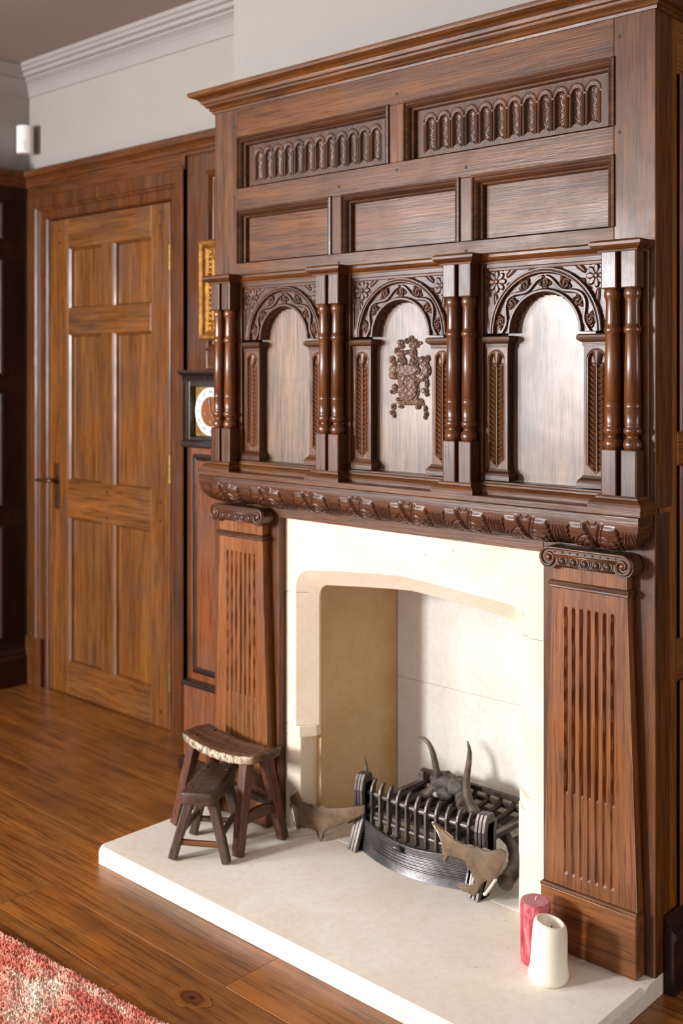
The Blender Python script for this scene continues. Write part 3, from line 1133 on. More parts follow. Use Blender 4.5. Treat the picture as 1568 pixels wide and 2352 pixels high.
t, o, z = fprof(NA)
no = np.gradient(z)
nz = -np.gradient(o)
L = np.hypot(no, nz)
no, nz = -no / L, -nz / L
nu = 1300
U = np.linspace(0, 1, nu)[:, None]
Xf = (xl - o)[None] * (1 - U) + (xr_ + o)[None] * U
arc = np.cumsum(np.hypot(np.gradient(o), np.gradient(z)))
Wc = (xr_ - xl + .06) / 8
pp = (Xf - (xl - .03)) / Wc
kk = np.floor(pp)
pl_ = (pp - kk - .5) * Wc
q = np.repeat(arc[None], nu, 0)
ap = np.abs(pl_)
# a pair of curled acanthus leaves per motif, cut with deep gouges
gv = lambda d, w_: np.exp(-(d / w_) ** 2)
out_e = .060 - .12 * np.abs(q - .058) + .0035 * np.abs(((q / .0125) % 1) - .5) * 2
in_e = .002 + .016 * np.clip((.088 - q) / .06, 0, 1) ** 1.6
body = sm(out_e - ap, 0, .004) * sm(ap - in_e, 0, .004) * sm(q, .022, .034)
lf = body
Hf = .0048 * body * (.55 + .45 * np.sin(np.clip((ap - in_e) / np.maximum(out_e - in_e, .004), 0, 1) * math.pi))
Hf -= .0055 * gv(out_e + .002 - ap, .0016) * sm(q, .028, .036) * sm(-q, -.092, -.086)
Hf -= .0034 * gv(ap - in_e + .002, .0014) * sm(q, .020, .028)
Hf -= .0042 * gv(np.hypot(ap - .014, (q - .088) * .9) - .036, .0012) * body
Hf -= .0036 * gv(np.hypot(ap - .014, (q - .088) * .9) - .024, .0011) * body
Hf -= .0050 * gv(np.hypot(ap - .044, q - .066) - .0085, .0014) * (ap + q > .104)
Hf += .0035 * gv(np.hypot(ap - .044, q - .066), .0050)
Hf += .0028 * gv(ap - in_e - .006, .0028) * sm(q, .018, .026) * sm(-q, -.080, -.060)
for hx_, hq_ in ((.020, .080), (.038, .088), (.052, .079)):
    Hf -= .0060 * gv(np.hypot(ap - hx_, q - hq_), .0026)
Hf -= .0035 * gv(np.hypot(ap, q - .016) - .011, .0013) * (q > .018)
# gouged fan between motifs
e = Wc / 2 - ap
fan = np.clip(np.cos(2 * math.pi * (e + .0006 / (q + .012)) / .0072), -1, 1)
Hf += np.where(lf < .05, .0016 * fan * sm(-e, -.024, -.014) * sm(q, .028, .045), 0)
Hf *= sm(q, .006, .016) * sm(-q, -(arc[-1]), -(arc[-1] - .008))
Yf = 2.165 - o[None] - Hf * no[None]
Zf = z[None] + Hf * nz[None]
fr = fix(grid_obj('frieze', np.stack([Xf, Yf, Zf], -1), CV['x'], fs))
for s, xb in ((-1, xl), (1, xr_)):
    yy = np.linspace(0, 1, 4)
    P = np.zeros((4, NA, 3))
    for i, u in enumerate(yy):
        P[i, :, 0] = xb + s * o
        P[i, :, 1] = (2.165 - o) * (1 - u) + 2.19 * u
        P[i, :, 2] = z
    grid_obj('frieze_end', P, CV['y'], fr)

# lower backing posts and architrave
F_('post', XA, -2.262, Y0, 2.245, .045, 1.04, O['z'], fs, bevel=.002)
F_('post', -1.384, XB, Y0, 2.245, .045, 1.04, O['z'], fs, bevel=.002)
F_('architrave', -2.262, -1.384, Y0 + .0005, 2.245, .927, 1.04, O['x'], fs, bevel=.001)

# fluted tapering pilasters
YS = 2.148
for s, c in ((0, -2.3935), (1, -1.2475)):
    nx_, nz_ = 190, 240
    u = np.linspace(-1, 1, nx_)[:, None]
    zz = np.linspace(.178, .912, nz_)[None]
    hw = .1165 + (.0925 - .1165) * np.clip((zz - .19) / (.87 - .19), 0, 1)
    X = u * hw
    zt = .816
    H = np.zeros_like(X)
    for k in range(7):
        fx = (k - 3) * .0193
        d = np.where(zz > zt - .004, np.hypot(X - fx, zz - (zt - .004)), np.where(zz < .222, np.hypot(X - fx, zz - .222), np.abs(X - fx) + 0 * zz))
        g = sm(-d, -.0042, -.0034)
        dep = np.where(zz > .40, .0085, .0055 - .0022 * (1 - np.clip(d / .0042, 0, 1) ** 2))
        H = H - g * dep
    P = np.stack([X + c, YS - H, zz + 0 * X], -1)
    # returns at both edges back to the post
    eL, eR = P[:1].copy(), P[-1:].copy()
    eL[..., 1] = Y0 + .001
    eR[..., 1] = Y0 + .001
    P = np.concatenate([eL, P[:1], P, P[-1:], eR], 0)
    pil = fix(grid_obj('pilaster', P, M['honey']['z'], fs))
    me = pil.data
    nv = P.shape[1]
    # flat-shade the returns
    fl = np.ones(len(me.polygons), bool)
    fl[:2 * (nv - 1)] = False
    fl[-2 * (nv - 1):] = False
    me.polygons.foreach_set('use_smooth', fl)
    m = MB()
    m.sweep([(c - .0925, Y0), (c - .0925, YS), (c + .0925, YS), (c + .0925, Y0)], [(-.001, .858), (.004, .858), (.0055, .8605), (.0045, .8635), (.007, .8655), (.008, .869), (.006, .8725), (.003, .8745), (-.001, .875)])
    m.build('astragal', CV['x'], pil)
    pb = MB()
    pb.box(c - .119, c + .119, 2.139, Y0 + .01, .046, .182)
    pq = pb.build('plinth', M['honey']['x'], pil, bevel=.003)
    m = MB()
    m.sweep([(c - .116, Y0), (c - .116, 2.142), (c + .116, 2.142), (c + .116, Y0)], [(-.01, .180), (.003, .180), (.004, .184), (.001, .188), (-.01, .189)])
    m.build('plinth_moulding', O['x'], pil)
    # ionic bolster capital
    cz, yfr = .927, 2.126
    m = MB()
    rv = .0255
    dxv = .0915
    out = []
    for k in range(0, 13):
        a = math.radians(90 + k * 20)
        out.append((c - dxv + rv * math.cos(a), cz + rv * math.sin(a)))
    out.append((c - dxv + .020, cz - .016))
    out.append((c + dxv - .020, cz - .016))
    for k in range(0, 13):
        a = math.radians(-150 + k * 20)
        out.append((c + dxv + rv * math.cos(a), cz + rv * math.sin(a)))
    m.prism(out, 'y', yfr + .004, Y0 + .002)
    cap = m.build('capital', CV['x'], pil, bevel=.002)
    m = MB()
    # rim following the outline and spiralling into the volutes
    pts = []
    for k in range(0, 34):
        a = math.radians(90 + 480 - k * 480 / 33)
        r = .0065 + (rv - .003 - .0065) * (k / 33)
        pts.append((c - dxv + r * math.cos(a), yfr + .003, cz + r * math.sin(a)))
    for k in range(0, 34):
        a = math.radians(90 - k * 480 / 33)
        r = .0065 + (rv - .003 - .0065) * (1 - k / 33)
        pts.append((c + dxv + r * math.cos(a), yfr + .003, cz + r * math.sin(a)))
    m.tube(pts, .0034, 8)
    m.ball((c - dxv, yfr + .003, cz), .008, .005, .008)
    m.ball((c + dxv, yfr + .003, cz), .008, .005, .008)
    m.box(c - dxv + .01, c + dxv - .01, yfr, yfr + .006, cz + .003, cz + .010)
    m.box(c - dxv + .02, c + dxv - .02, yfr, yfr + .006, cz - .0175, cz - .0135)
    for k in range(9):
        bx_ = c - .075 + k * .01875
        m.ball((bx_, yfr + .004, cz + .0145), .004 if k % 2 else .0022, .0022, .0026, 8, 4)
    m.build('volute_scroll', CV['x'], cap if False else pil, True)
    m = MB()
    for k in range(5):
        ex_ = c - .056 + k * .028
        m.ball((ex_, yfr + .007, cz - .006), .0085, .008, .0095, 12, 8)
    m.build('egg_band', CV['x'], pil, True)
    m = MB()
    for k in range(5):
        ex_ = c - .056 + k * .028
        m.tube([(ex_ - .0115, yfr + .004, cz + .003), (ex_ - .0118, yfr + .003, cz - .006), (ex_ - .006, yfr + .003, cz - .014), (ex_ + .006, yfr + .003, cz - .014), (ex_ + .0118, yfr + .003, cz - .006), (ex_ + .0115, yfr + .004, cz + .003)], .0014, 6)
    m.build('dart_band', CV['x'], pil, True)

# ================================================================== stone fire surround
st = empty('stone_fire_opening', (-1.82, 2.203, 0.045))
tag(st, 'cream limestone fire opening with flat Tudor arch and chamfered edge', 'fireplace')
ST0 = Vector((-1.82, 2.203, .045))


def sfix(o):
    o.location = Vector(o.location) - ST0
    return o


YSF, YSI, YSE = 2.203, 2.255, 2.262
ol, orr, il, ir = -2.221, -1.436, -2.177, -1.494
zj = .715


def contour(l, r, zsh, zap, rad):
    pts = []
    cxl, czl = l + rad, zsh - rad
    for k in range(9):
        a = math.radians(180 - k * 88 / 8)
        pts.append((cxl + rad * math.cos(a), czl + rad * math.sin(a)))
    for k in range(1, 10):
        u = k / 10
        xa, za = pts[8]
        xm = (l + r) / 2
        pts.append((xa + (xm - xa) * u, za + (zap - za) * (1 - (1 - u) ** 1.25)))
    pts.append(((l + r) / 2, zap))
    left = pts[:-1]
    right = [(l + r - x, z) for x, z in reversed(left)]
    return pts + right


Cout = contour(ol, orr, .786, .811, .06)
Cin = contour(il, ir, .738, .764, .034)
Cout = [(ol, zj)] + Cout + [(orr, zj)]
Cin = [(il, zj)] + Cin + [(ir, zj)]
n = len(Cout)
v, f = [], []
for i in range(n):
    x = Cout[i][0]
    xt = min(max(x, -2.262), -1.384)
    if i == 0:
        xt = -2.262
    if i == n - 1:
        xt = -1.384
    zt_ = .94 if 1 < i < n - 2 else (zj if i in (0, n - 1) else .94)
    if i == 1:
        xt = -2.262
    if i == n - 2:
        xt = -1.384
    v += [(xt, YSF, zt_), (x, YSF, Cout[i][1]), (Cin[i][0], YSI, Cin[i][1]), (Cin[i][0], YSE, Cin[i][1])]
for i in range(n - 1):
    for j in range(3):
        f.append((i * 4 + j, i * 4 + 4 + j, i * 4 + 5 + j, i * 4 + 1 + j))
lin = mesh_obj('lintel', v, f, M['stone'], st)
sfix(lin)
bm = bmesh.new()
bm.from_mesh(lin.data)
bmesh.ops.recalc_face_normals(bm, faces=bm.faces)
bm.to_mesh(lin.data)
bm.free()

for s in (1, -1):
    m = MB()
    cxm = -1.82

    def mx(x):
        return x
    if s == 1:
        up = [(-2.262, YSF), (ol, YSF), (il, YSI), (il, YSE), (-2.262, YSE)]
        lo = [(-2.262, YSF), (-2.2015, YSF), (-2.1925, 2.243), (-2.1925, YSE), (-2.262, YSE)]
        stp = [(-2.262, YSF), (-2.206, YSF), (-2.178, 2.244), (-2.177, YSE), (-2.262, YSE)]
    else:
        up = [(-1.384, YSF), (orr, YSF), (ir, YSI), (ir, YSE), (-1.384, YSE)]
        lo = [(-1.384, YSF), (-1.462, YSF), (-1.494, 2.243), (-1.494, YSE), (-1.384, YSE)]
        stp = [(-1.384, YSF), (-1.45, YSF), (-1.494, 2.246), (-1.494, YSE), (-1.384, YSE)]
    m.prism(up, 'z', .335, zj - .0012)
    m.prism(stp, 'z', .305, .335)
    m.prism(lo, 'z', .045, .305)
    sfix(m.build('jamb', M['stone'], st, bevel=.002))
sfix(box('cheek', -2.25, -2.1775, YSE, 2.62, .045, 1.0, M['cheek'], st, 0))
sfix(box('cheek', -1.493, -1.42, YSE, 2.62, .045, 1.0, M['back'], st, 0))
sfix(box('fireback_slab', -2.176, -1.494, 2.60, 2.66, .045, .4046, M['back'], st, .0015))
sfix(box('fireback_slab', -2.176, -1.494, 2.60, 2.66, .4052, 1.0, M['back'], st, .0015))
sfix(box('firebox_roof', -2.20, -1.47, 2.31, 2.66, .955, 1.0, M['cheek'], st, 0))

# ================================================================== hearth
he = empty('hearth', (-1.82, 2.0, 0))
tag(he, 'raised pale limestone hearth slab in front of the fireplace', 'hearth')
HZ = .045
hx0, hx1, hy0 = -2.543, -1.1035, 1.746
ch = .010


def plan(ins):
    return [(hx0 + ins, 2.2245), (hx0 + ins, hy0 + .02 + ins * .4), (hx0 + .02 + ins * .4, hy0 + ins), (hx1 - ins, hy0 + ins), (hx1 - ins, 2.128), (hx1 - ins * .0, 2.145), (hx1, 2.18), (hx1, 2.2245)]


m = MB()
A, B_, Cc = plan(0), plan(0), plan(ch)
v = [(x - -1.82, y - 2.0, z) for P_, z in ((A, 0), (B_, HZ - ch), (Cc, HZ)) for x, y in P_]
k = len(A)
f = [tuple(range(k - 1, -1, -1)), tuple(range(2 * k, 3 * k))]
for r in range(2):
    for i in range(k):
        f.append((r * k + i, r * k + (i + 1) % k, (r + 1) * k + (i + 1) % k, (r + 1) * k + i))
m.add(v, f)
m.build('front_slab', M['hearth'], he, bevel=.0015)
box('back_slab', -2.25 + 1.82, -1.42 + 1.82, .2258, .62, 0, HZ, M['hearth'], he, .001)

# ================================================================== fire grate
gr = empty('fire_grate', (-1.80, 2.25, HZ))
tag(gr, 'cast iron dog grate with curved front bars and ribbed ash pan', 'grate')
G0 = Vector((-1.80, 2.25, HZ))
IR = M['iron']


def gfix(o):
    if o.parent is gr:
        o.location = Vector(o.location) - G0
    return o


sup = [(2.194, HZ), (2.199, .060), (2.212, .092), (2.228, .128), (2.224, .17), (2.222, .205), (2.228, .232), (2.236, .246), (2.262, .246), (2.268, .232), (2.262, .2), (2.262, .14), (2.25, .1), (2.238, .07), (2.232, HZ)]
for cx in (-2.005, -1.60):
    m = MB()
    for k in range(3):
        xk = cx - .017 + k * .0135
        dy = (2 - k) * .003
        m.prism([(y + dy, max(HZ, z - (2 - k) * .003)) for y, z in sup], 'x', xk, xk + .009)
    m.prism([(y + .012, max(HZ, min(z, .225))) for y, z in sup], 'x', cx - .019, cx + .019)
    gfix(m.build('grate_end', IR, gr, bevel=.0012))
fing = [(2.238, .105), (2.238, .205), (2.242, .218), (2.252, .232), (2.258, .236), (2.264, .234), (2.258, .220), (2.254, .205), (2.254, .105)]
for k in range(11):
    xk = -1.966 + k * .0324
    dyb = -.012 * math.sin(math.pi * (k + .5) / 11)
    m = MB()
    m.prism([(y + dyb, z) for y, z in fing], 'x', xk - .0035, xk + .0035)
    gfix(m.build('grate_bar', IR, gr, bevel=.001))
for z in (.132, .196):
    m = MB()
    m.tube([(-1.99 + .375 * t, 2.252 - .012 * math.sin(math.pi * t), z) for t in np.linspace(0, 1, 13)], .0075, 8)
    gfix(m.build('cross_rail', IR, gr, True))
# bowed ribbed ash pan front
u = np.linspace(0, 1, 70)
zs = np.linspace(0, 1, 60)
X = (-1.992 + .355 * u)[:, None] + 0 * zs[None]
bow = np.sin(math.pi * u) ** .9
Zp = HZ + .001 + (.074 + .004 * np.cos(u * math.pi * 2))[:, None] * zs[None]
yb = 2.236 - .042 * bow
rib = np.where((zs > .28) & (zs < .78), .0022 * np.sin((zs - .28) / .5 * math.pi * 2 * 5), 0)
flare = -.012 * (1 - zs) ** 2
Yp = yb[:, None] + flare[None] - rib[None]
P = np.stack([X, Yp, Zp], -1)
Pt = P[:, -1:].copy()
Pt[..., 1] += .012
Pt2 = Pt.copy()
Pt2[..., 2] -= .07
P = np.concatenate([P, Pt, Pt2], 1)
pan = gfix(grid_obj('ash_pan', P, M['ironpan'], gr))
box('draught_slot', -1.845, -1.815, 2.182, 2.2, .1, .107, M['ink'], pan, .001)
m = MB()
m.tube([(-1.842, 2.181, .111), (-1.83, 2.176, .112), (-1.818, 2.182, .111)], .004, 8)
m.build('draught_knob', IR, pan, True)
for k in range(4):
    m = MB()
    m.prism([(2.222 + .004 * k, HZ), (2.216 + .004 * k, .06), (2.226 + .004 * k, .09), (2.23 + .004 * k, .118), (2.25, .118), (2.25, HZ)], 'x', -1.638 + k * .009, -1.632 + k * .009)
    gfix(m.build('pan_end_rib', M['ironpan'], gr, bevel=.001))
for k in range(9):
    xk = -1.965 + k * .042
    m = MB()
    m.tube([(xk, 2.25, .168), (xk + .004, 2.35, .158), (xk, 2.475, .165), (xk, 2.49, .19)], .007, 8)
    gfix(m.build('fire_bar', M['rust'], gr, True))
gfix(box('fire_bed', -1.978, -1.628, 2.262, 2.48, .140, .148, M['rust'], gr, .001))
for z in (.165, .19):
    gfix(box('back_rail', -1.99, -1.61, 2.482, 2.496, z - .006, z + .006, M['rust'], gr, .001))
for xk in (-1.985, -1.62):
    gfix(box('back_leg', xk - .01, xk + .01, 2.476, 2.494, HZ, .19, IR, gr, .001))
    gfix(box('side_rail', xk - .008, xk + .008, 2.245, 2.485, .152, .166, IR, gr, .001))

# ================================================================== antlers
an = empty('deer_antlers', (-1.85, 2.40, HZ))
tag(an, 'pair of palmate deer antlers on a skull plate, draped over the grate', 'antlers')
A0 = Vector((-1.85, 2.40, HZ))


def afix(o):
    if o.parent is an:
        o.location = Vector(o.location) - A0
    return o


def smooth_path(pts, n=5):
    P = [np.array(p, float) for p in pts]
    out = []
    for i in range(len(P) - 1):
        p0, p1, p2, p3 = P[max(i - 1, 0)], P[i], P[i + 1], P[min(i + 2, len(P) - 1)]
        for k in range(n):
            t = k / n
            out.append(.5 * ((2 * p1) + (p2 - p0) * t + (2 * p0 - 5 * p1 + 4 * p2 - p3) * t * t + (3 * p1 - p0 - 3 * p2 + p3) * t ** 3))
    out.append(P[-1])
    return out


FW = (math.cos(math.radians(132.844)), math.sin(math.radians(132.844)))


def pix(px, py, y):
    """pixel of the photograph -> point on the vertical plane at depth y (used to lay out an outline at its real size)"""
    u_, v_ = (px - 784) / 2520.4, (848.3 - py) / 2520.4
    dx_, dy_ = FW[0] + FW[1] * u_, FW[1] - FW[0] * u_
    t_ = y / dy_
    return dx_ * t_, 1.35 + v_ * t_


def branch(name, pts, rads, mat, wob=.0006):
    S = smooth_path([p for p in pts])
    R_ = np.interp(np.linspace(0, 1, len(S)), np.linspace(0, 1, len(rads)), rads)
    R_ = R_ * (1 + .05 * rng.standard_normal(len(R_)))
    m = MB()
    m.tube([tuple(p) for p in S], list(R_), 12)
    return afix(m.build(name, mat, an, True))


sk = MB()
sk.ball((-1.868, 2.435, .203), .040, .034, .026, 18, 12)
sk.ball((-1.825, 2.440, .197), .036, .032, .028, 18, 12)
sk.ball((-1.850, 2.415, .180), .028, .020, .018, 14, 10)
for v_ in range(len(sk.v)):
    x, y, z = sk.v[v_]
    h = .0030 * math.sin(x * 600) * math.sin(z * 700 + y * 500)
    sk.v[v_] = (x + h, y + h, z + h)
afix(sk.build('skull_plate', M['bone'], an, True))
m = MB()
m.ball((-1.875, 2.408, .172), .012, .008, .008, 8, 6)
m.ball((-1.852, 2.404, .176), .008, .006, .006, 8, 6)
m.ball((-1.800, 2.42, .172), .010, .010, .014, 8, 6)
afix(m.build('skull_bone_edge', M['bonewhite'], an, True))
# coronets
for c_, ax_ in (((-1.893, 2.425, .188), (-.8, -.1, .2)), ((-1.80, 2.425, .178), (.5, -.3, -.2))):
    d_ = Vector(ax_).normalized()
    m = MB()
    m.tube([Vector(c_) - d_ * .006, Vector(c_), Vector(c_) + d_ * .006], [.017, .021, .017], 14)
    afix(m.build('coronet', M['bone'], an, True))
# left antler: brow tine, beam, palm
at3 = lambda px, py, y: (pix(px, py, y)[0], y, pix(px, py, y)[1])
branch('brow_tine', [at3(1004, 1812, 2.418), at3(1004, 1785, 2.415), at3(1000, 1757, 2.412), at3(994, 1730, 2.41), at3(984, 1707, 2.41), at3(971, 1695, 2.41), at3(958, 1692, 2.41)], [.014, .0125, .0095, .0082, .007, .0048, .0012], M['antler'])
branch('beam', [(-1.885, 2.425, .196), at3(985, 1822, 2.41), at3(940, 1838, 2.395), (-2.03, 2.33, .138), (-2.05, 2.265, .118), (-2.05, 2.235, .112)], [.017, .016, .0145, .0145, .016, .018], M['antler'])
branch('back_tine', [(-2.04, 2.275, .125), (-2.035, 2.285, .18), (-2.03, 2.29, .235), (-2.038, 2.29, .272)], [.009, .008, .006, .0015], M['antler'])
# right antler: brow tine, beam, palm
branch('brow_tine', [at3(1094, 1872, 2.385), at3(1080, 1850, 2.388), at3(1072, 1822, 2.39), at3(1071, 1790, 2.39), at3(1076, 1755, 2.39), at3(1078, 1725, 2.39), at3(1073, 1702, 2.39)], [.016, .0145, .0115, .0095, .008, .0062, .0015], M['antler'])
branch('beam', [(-1.80, 2.43, .18), (-1.775, 2.395, .158), (-1.735, 2.40, .15), (-1.67, 2.40, .14), (-1.60, 2.37, .125), (-1.545, 2.30, .11), (-1.525, 2.23, .10)], [.016, .0155, .014, .0145, .015, .018, .02], M['antler'])
branch('back_tine', [(-1.60, 2.385, .125), (-1.575, 2.40, .15), (-1.562, 2.405, .168)], [.014, .011, .004], M['bone'])


def palm(outline, y, thick, bulge, mat, name='palm'):
    pts = [pix(a, b, y) for a, b in outline]
    pts = [(x, max(z, HZ + .001)) for x, z in pts]
    xs = [p[0] for p in pts]
    xc, hwid = (min(xs) + max(xs)) / 2, (max(xs) - min(xs)) / 2
    bm = bmesh.new()
    vs = [bm.verts.new((x, y, z)) for x, z in pts]
    fc = bm.faces.new(vs)
    bmesh.ops.triangulate(bm, faces=[fc])
    for _ in range(2):
        bmesh.ops.subdivide_edges(bm, edges=[e_ for e_ in bm.edges if e_.calc_length() > .012], cuts=1)
        bmesh.ops.triangulate(bm, faces=bm.faces)
    for v_ in bm.verts:
        t_ = (v_.co.x - xc) / hwid
        v_.co.y += bulge * t_ * t_
    bmesh.ops.recalc_face_normals(bm, faces=bm.faces)
    me = bpy.data.meshes.new(name)
    bm.to_mesh(me)
    bm.free()
    me.polygons.foreach_set('use_smooth', [True] * len(me.polygons))
    me.materials.append(mat)
    o_ = bpy.data.objects.new(name, me)
    COL.objects.link(o_)
    o_.parent = an
    md = o_.modifiers.new('thickness', 'SOLIDIFY')
    md.thickness, md.offset = thick, 0
    md2 = o_.modifiers.new('bevel', 'BEVEL')
    md2.width, md2.segments = thick * .3, 2
    md2.limit_method = 'ANGLE'
    return afix(o_)


k6 = lambda X, Y_: (620 + X / 6.533, 1720 + Y_ / 6.533)
k8 = lambda X, Y_: (960 + X / 6.533, 1760 + Y_ / 6.533)
lp = [k6(*p) for p in [(1290, 900), (1100, 905), (850, 890), (640, 865), (540, 830), (450, 790), (380, 720), (335, 660), (215, 760), (115, 865), (200, 880), (280, 915), (310, 1000), (330, 1090), (355, 1130), (350, 1200), (325, 1255), (390, 1190), (430, 1165), (540, 1180), (640, 1190), (690, 1205), (715, 1260), (740, 1350), (765, 1425), (785, 1350), (795, 1275), (850, 1205), (960, 1140), (1100, 1085), (1290, 1020)]]
palm(lp, 2.185, .008, .035, M['antlerp'])

rp = [k8(*p) for p in [(150, 870), (240, 900), (330, 960), (450, 1040), (560, 1110), (690, 1170), (800, 1220), (950, 1268), (1080, 1285), (1180, 1275), (1250, 1330), (1235, 1420), (1210, 1500), (1170, 1600), (1125, 1710), (1075, 1790), (1020, 1880), (975, 1935), (985, 1840), (1020, 1715), (950, 1760), (900, 1850), (840, 1950), (850, 1900), (760, 1890), (680, 1862), (630, 1815), (580, 1765), (700, 1785), (790, 1785), (860, 1735), (892, 1660), (885, 1570), (850, 1490), (790, 1440), (700, 1400), (600, 1360), (500, 1340), (440, 1350), (415, 1400), (385, 1440), (352, 1400), (372, 1330), (365, 1250), (330, 1130), (290, 1050), (240, 980), (180, 910)]]
palm(rp, 2.176, .009, .02, M['antlerp'])


def rim(outline, ref, y, bulge, r, n0=None):
    xs_ = [pix(a, b, y)[0] for a, b in ref]
    xc, hwid = (min(xs_) + max(xs_)) / 2, (max(xs_) - min(xs_)) / 2
    pts = []
    for a, b in outline:
        x, z = pix(a, b, y)
        pts.append((x, y - .001 + bulge * ((x - xc) / hwid) ** 2, max(z, HZ + .002)))
    m_ = MB()
    m_.tube(smooth_path(pts, 3), r, 8)
    return afix(m_.build('pale_edge', M['bonewhite'], an, True))


rim(lp[7:10], lp, 2.185, .035, .0042)
rim(lp[11:17], lp, 2.185, .035, .0042)
rim([rp[0]] + rp[:-7:-1], rp, 2.176, .02, .0036)
rim(rp[14:18], rp, 2.176, .02, .0045)


# ================================================================== stools
def stool(name, loc, rz, L, Wd, zt, th, sag, feet, tops, leg, mats, label, fr_over=0.0, str_h=.3, side_only=False):
    s = empty(name, loc, rz)
    tag(s, label, 'stool', 'old wooden stools on the hearth')
    nx_, ny_ = 29, 9
    v, f = [], []
    for lay in (1, 0):
        for i in range(nx_):
            for j in range(ny_):
                a = -1 + 2 * i / (nx_ - 1)
                b = -1 + 2 * j / (ny_ - 1)
                wf = 1 - .10 * abs(a) ** 6 - .05 * (1 - abs(b)) * 0
                x = a * L / 2 * (1 - .04 * abs(b) ** 4)
                y = b * Wd / 2 * wf
                z = zt - sag * (1 - a * a) - .0012 * math.sin(i * 1.7 + j)
                if lay == 0:
                    z -= th
                    x *= .985
                    y *= .97
                elif abs(b) > .95 or abs(a) > .97:
                    z -= .004
                v.append((x, y, z))
    N = nx_ * ny_
    for lay in (0, 1):
        for i in range(nx_ - 1):
            for j in range(ny_ - 1):
                q = [lay * N + i * ny_ + j, lay * N + (i + 1) * ny_ + j, lay * N + (i + 1) * ny_ + j + 1, lay * N + i * ny_ + j + 1]
                f.append(tuple(q if lay == 0 else q[::-1]))
    bd = [(i, 0) for i in range(nx_)] + [(nx_ - 1, j) for j in range(1, ny_)] + [(i, ny_ - 1) for i in range(nx_ - 2, -1, -1)] + [(0, j) for j in range(ny_ - 2, 0, -1)]
    ids = [i * ny_ + j for i, j in bd]
    for a, b in zip(ids, ids[1:] + ids[:1]):
        f.append((b, a, a + N, b + N))
    m = MB()
    m.add(v, f)
    seat = m.build('seat', mats[0], s, bevel=.003)
    seat.data.polygons.foreach_set('use_smooth', [True] * len(seat.data.polygons))
    for k, ((fx, fy), (tx, ty)) in enumerate(zip(feet, tops)):
        m = MB()
        m.bar((fx, fy, .003), (tx, ty, zt - th - sag * (1 - (2 * tx / L) ** 2) + .004), leg * .95, leg * .85, leg * 1.05, leg, side=(1, 0, 0))
        m.build('leg', mats[1], s, bevel=.004)
        # through tenon showing on the seat
        m = MB()
        zz = zt - sag * (1 - (2 * tx / L) ** 2)
        m.box(tx - leg * .3, tx + leg * .3, ty - leg * .22, ty + leg * .22, zz - .02, zz + .001)
        m.build('tenon', mats[2], s, bevel=.001)
    return s


def lerp2(f_, t_, u):
    return (f_[0] + (t_[0] - f_[0]) * u, f_[1] + (t_[1] - f_[1]) * u)


# large saddle-seated stool
bl = (-2.322, 2.045, HZ)
feet = [(-.165, -.062), (.125, -.083), (.13, .079), (-.16, .075)]
tops = [(-.115, -.032), (.105, -.034), (.105, .034), (-.115, .034)]
S1 = stool('saddle_stool', bl, 0, .315, .115, .272, .026, .020, feet, tops, .030, (M['seat'], M['stool2']['z'], M['stool']['x']), 'larger dark stool with a dished seat and splayed legs on the hearth')
for pa, pb_ in ((1, 2), (0, 3)):
    a, b = lerp2(feet[pa], tops[pa], .36), lerp2(feet[pb_], tops[pb_], .36)
    m = MB()
    zc = 0.26 * .36
    yy = np.linspace(a[1], b[1], 9)
    top = [(y, zc + .006 + .014 * math.sin(math.pi * k / 8)) for k, y in enumerate(yy)]
    bot = [(y, zc - .016 + .004 * math.sin(math.pi * k / 8)) for k, y in enumerate(yy)][::-1]
    m.prism(top + bot, 'x', (a[0] + b[0]) / 2 - .008, (a[0] + b[0]) / 2 + .008)
    m.build('stretcher', M['stool2']['y'], S1, bevel=.002)
a, b = lerp2(feet[3], tops[3], .36), lerp2(feet[2], tops[2], .36)
m = MB()
m.bar((a[0], a[1], .1), (b[0], b[1], .1), .014, .02, side=(0, 1, 0))
m.build('stretcher', M['stool']['x'], S1, bevel=.002)

# small stool tucked half under it (long axis turned)
sl_ = (-2.300, 1.950, HZ)
ang_ = math.radians(122.5)
feet2 = [(-.088, .075), (-.088, -.075), (.075, .07), (.075, -.07)]
tops2 = [(-.07, .03), (-.07, -.03), (.07, .03), (.07, -.03)]
S2 = stool('low_stool', sl_, ang_,   .232, .098, .194, .036, .003, feet2, tops2, .026, (M['stool']['x'], M['stool']['z'], M['stool']['x']), 'smaller grey-brown stool with a flat plank seat tucked under the larger one')
for pa, pb_ in ((0, 1), (2, 3)):
    a, b = lerp2(feet2[pa], tops2[pa], .28), lerp2(feet2[pb_], tops2[pb_], .28)
    m = MB()
    m.bar((a[0], a[1], .047), (b[0], b[1], .047), .012, .014, side=(1, 0, 0))
    m.build('stretcher', M['honey']['y'] if pa == 0 else M['stool']['y'], S2, bevel=.002)
for pa, pb_ in ((0, 2), (1, 3)):
    a, b = lerp2(feet2[pa], tops2[pa], .42), lerp2(feet2[pb_], tops2[pb_], .42)
    m = MB()
    m.bar((a[0], a[1], .07), (b[0], b[1], .07), .012, .016, side=(0, 1, 0))
    m.build('stretcher', M['stool']['x'], S2, bevel=.002)

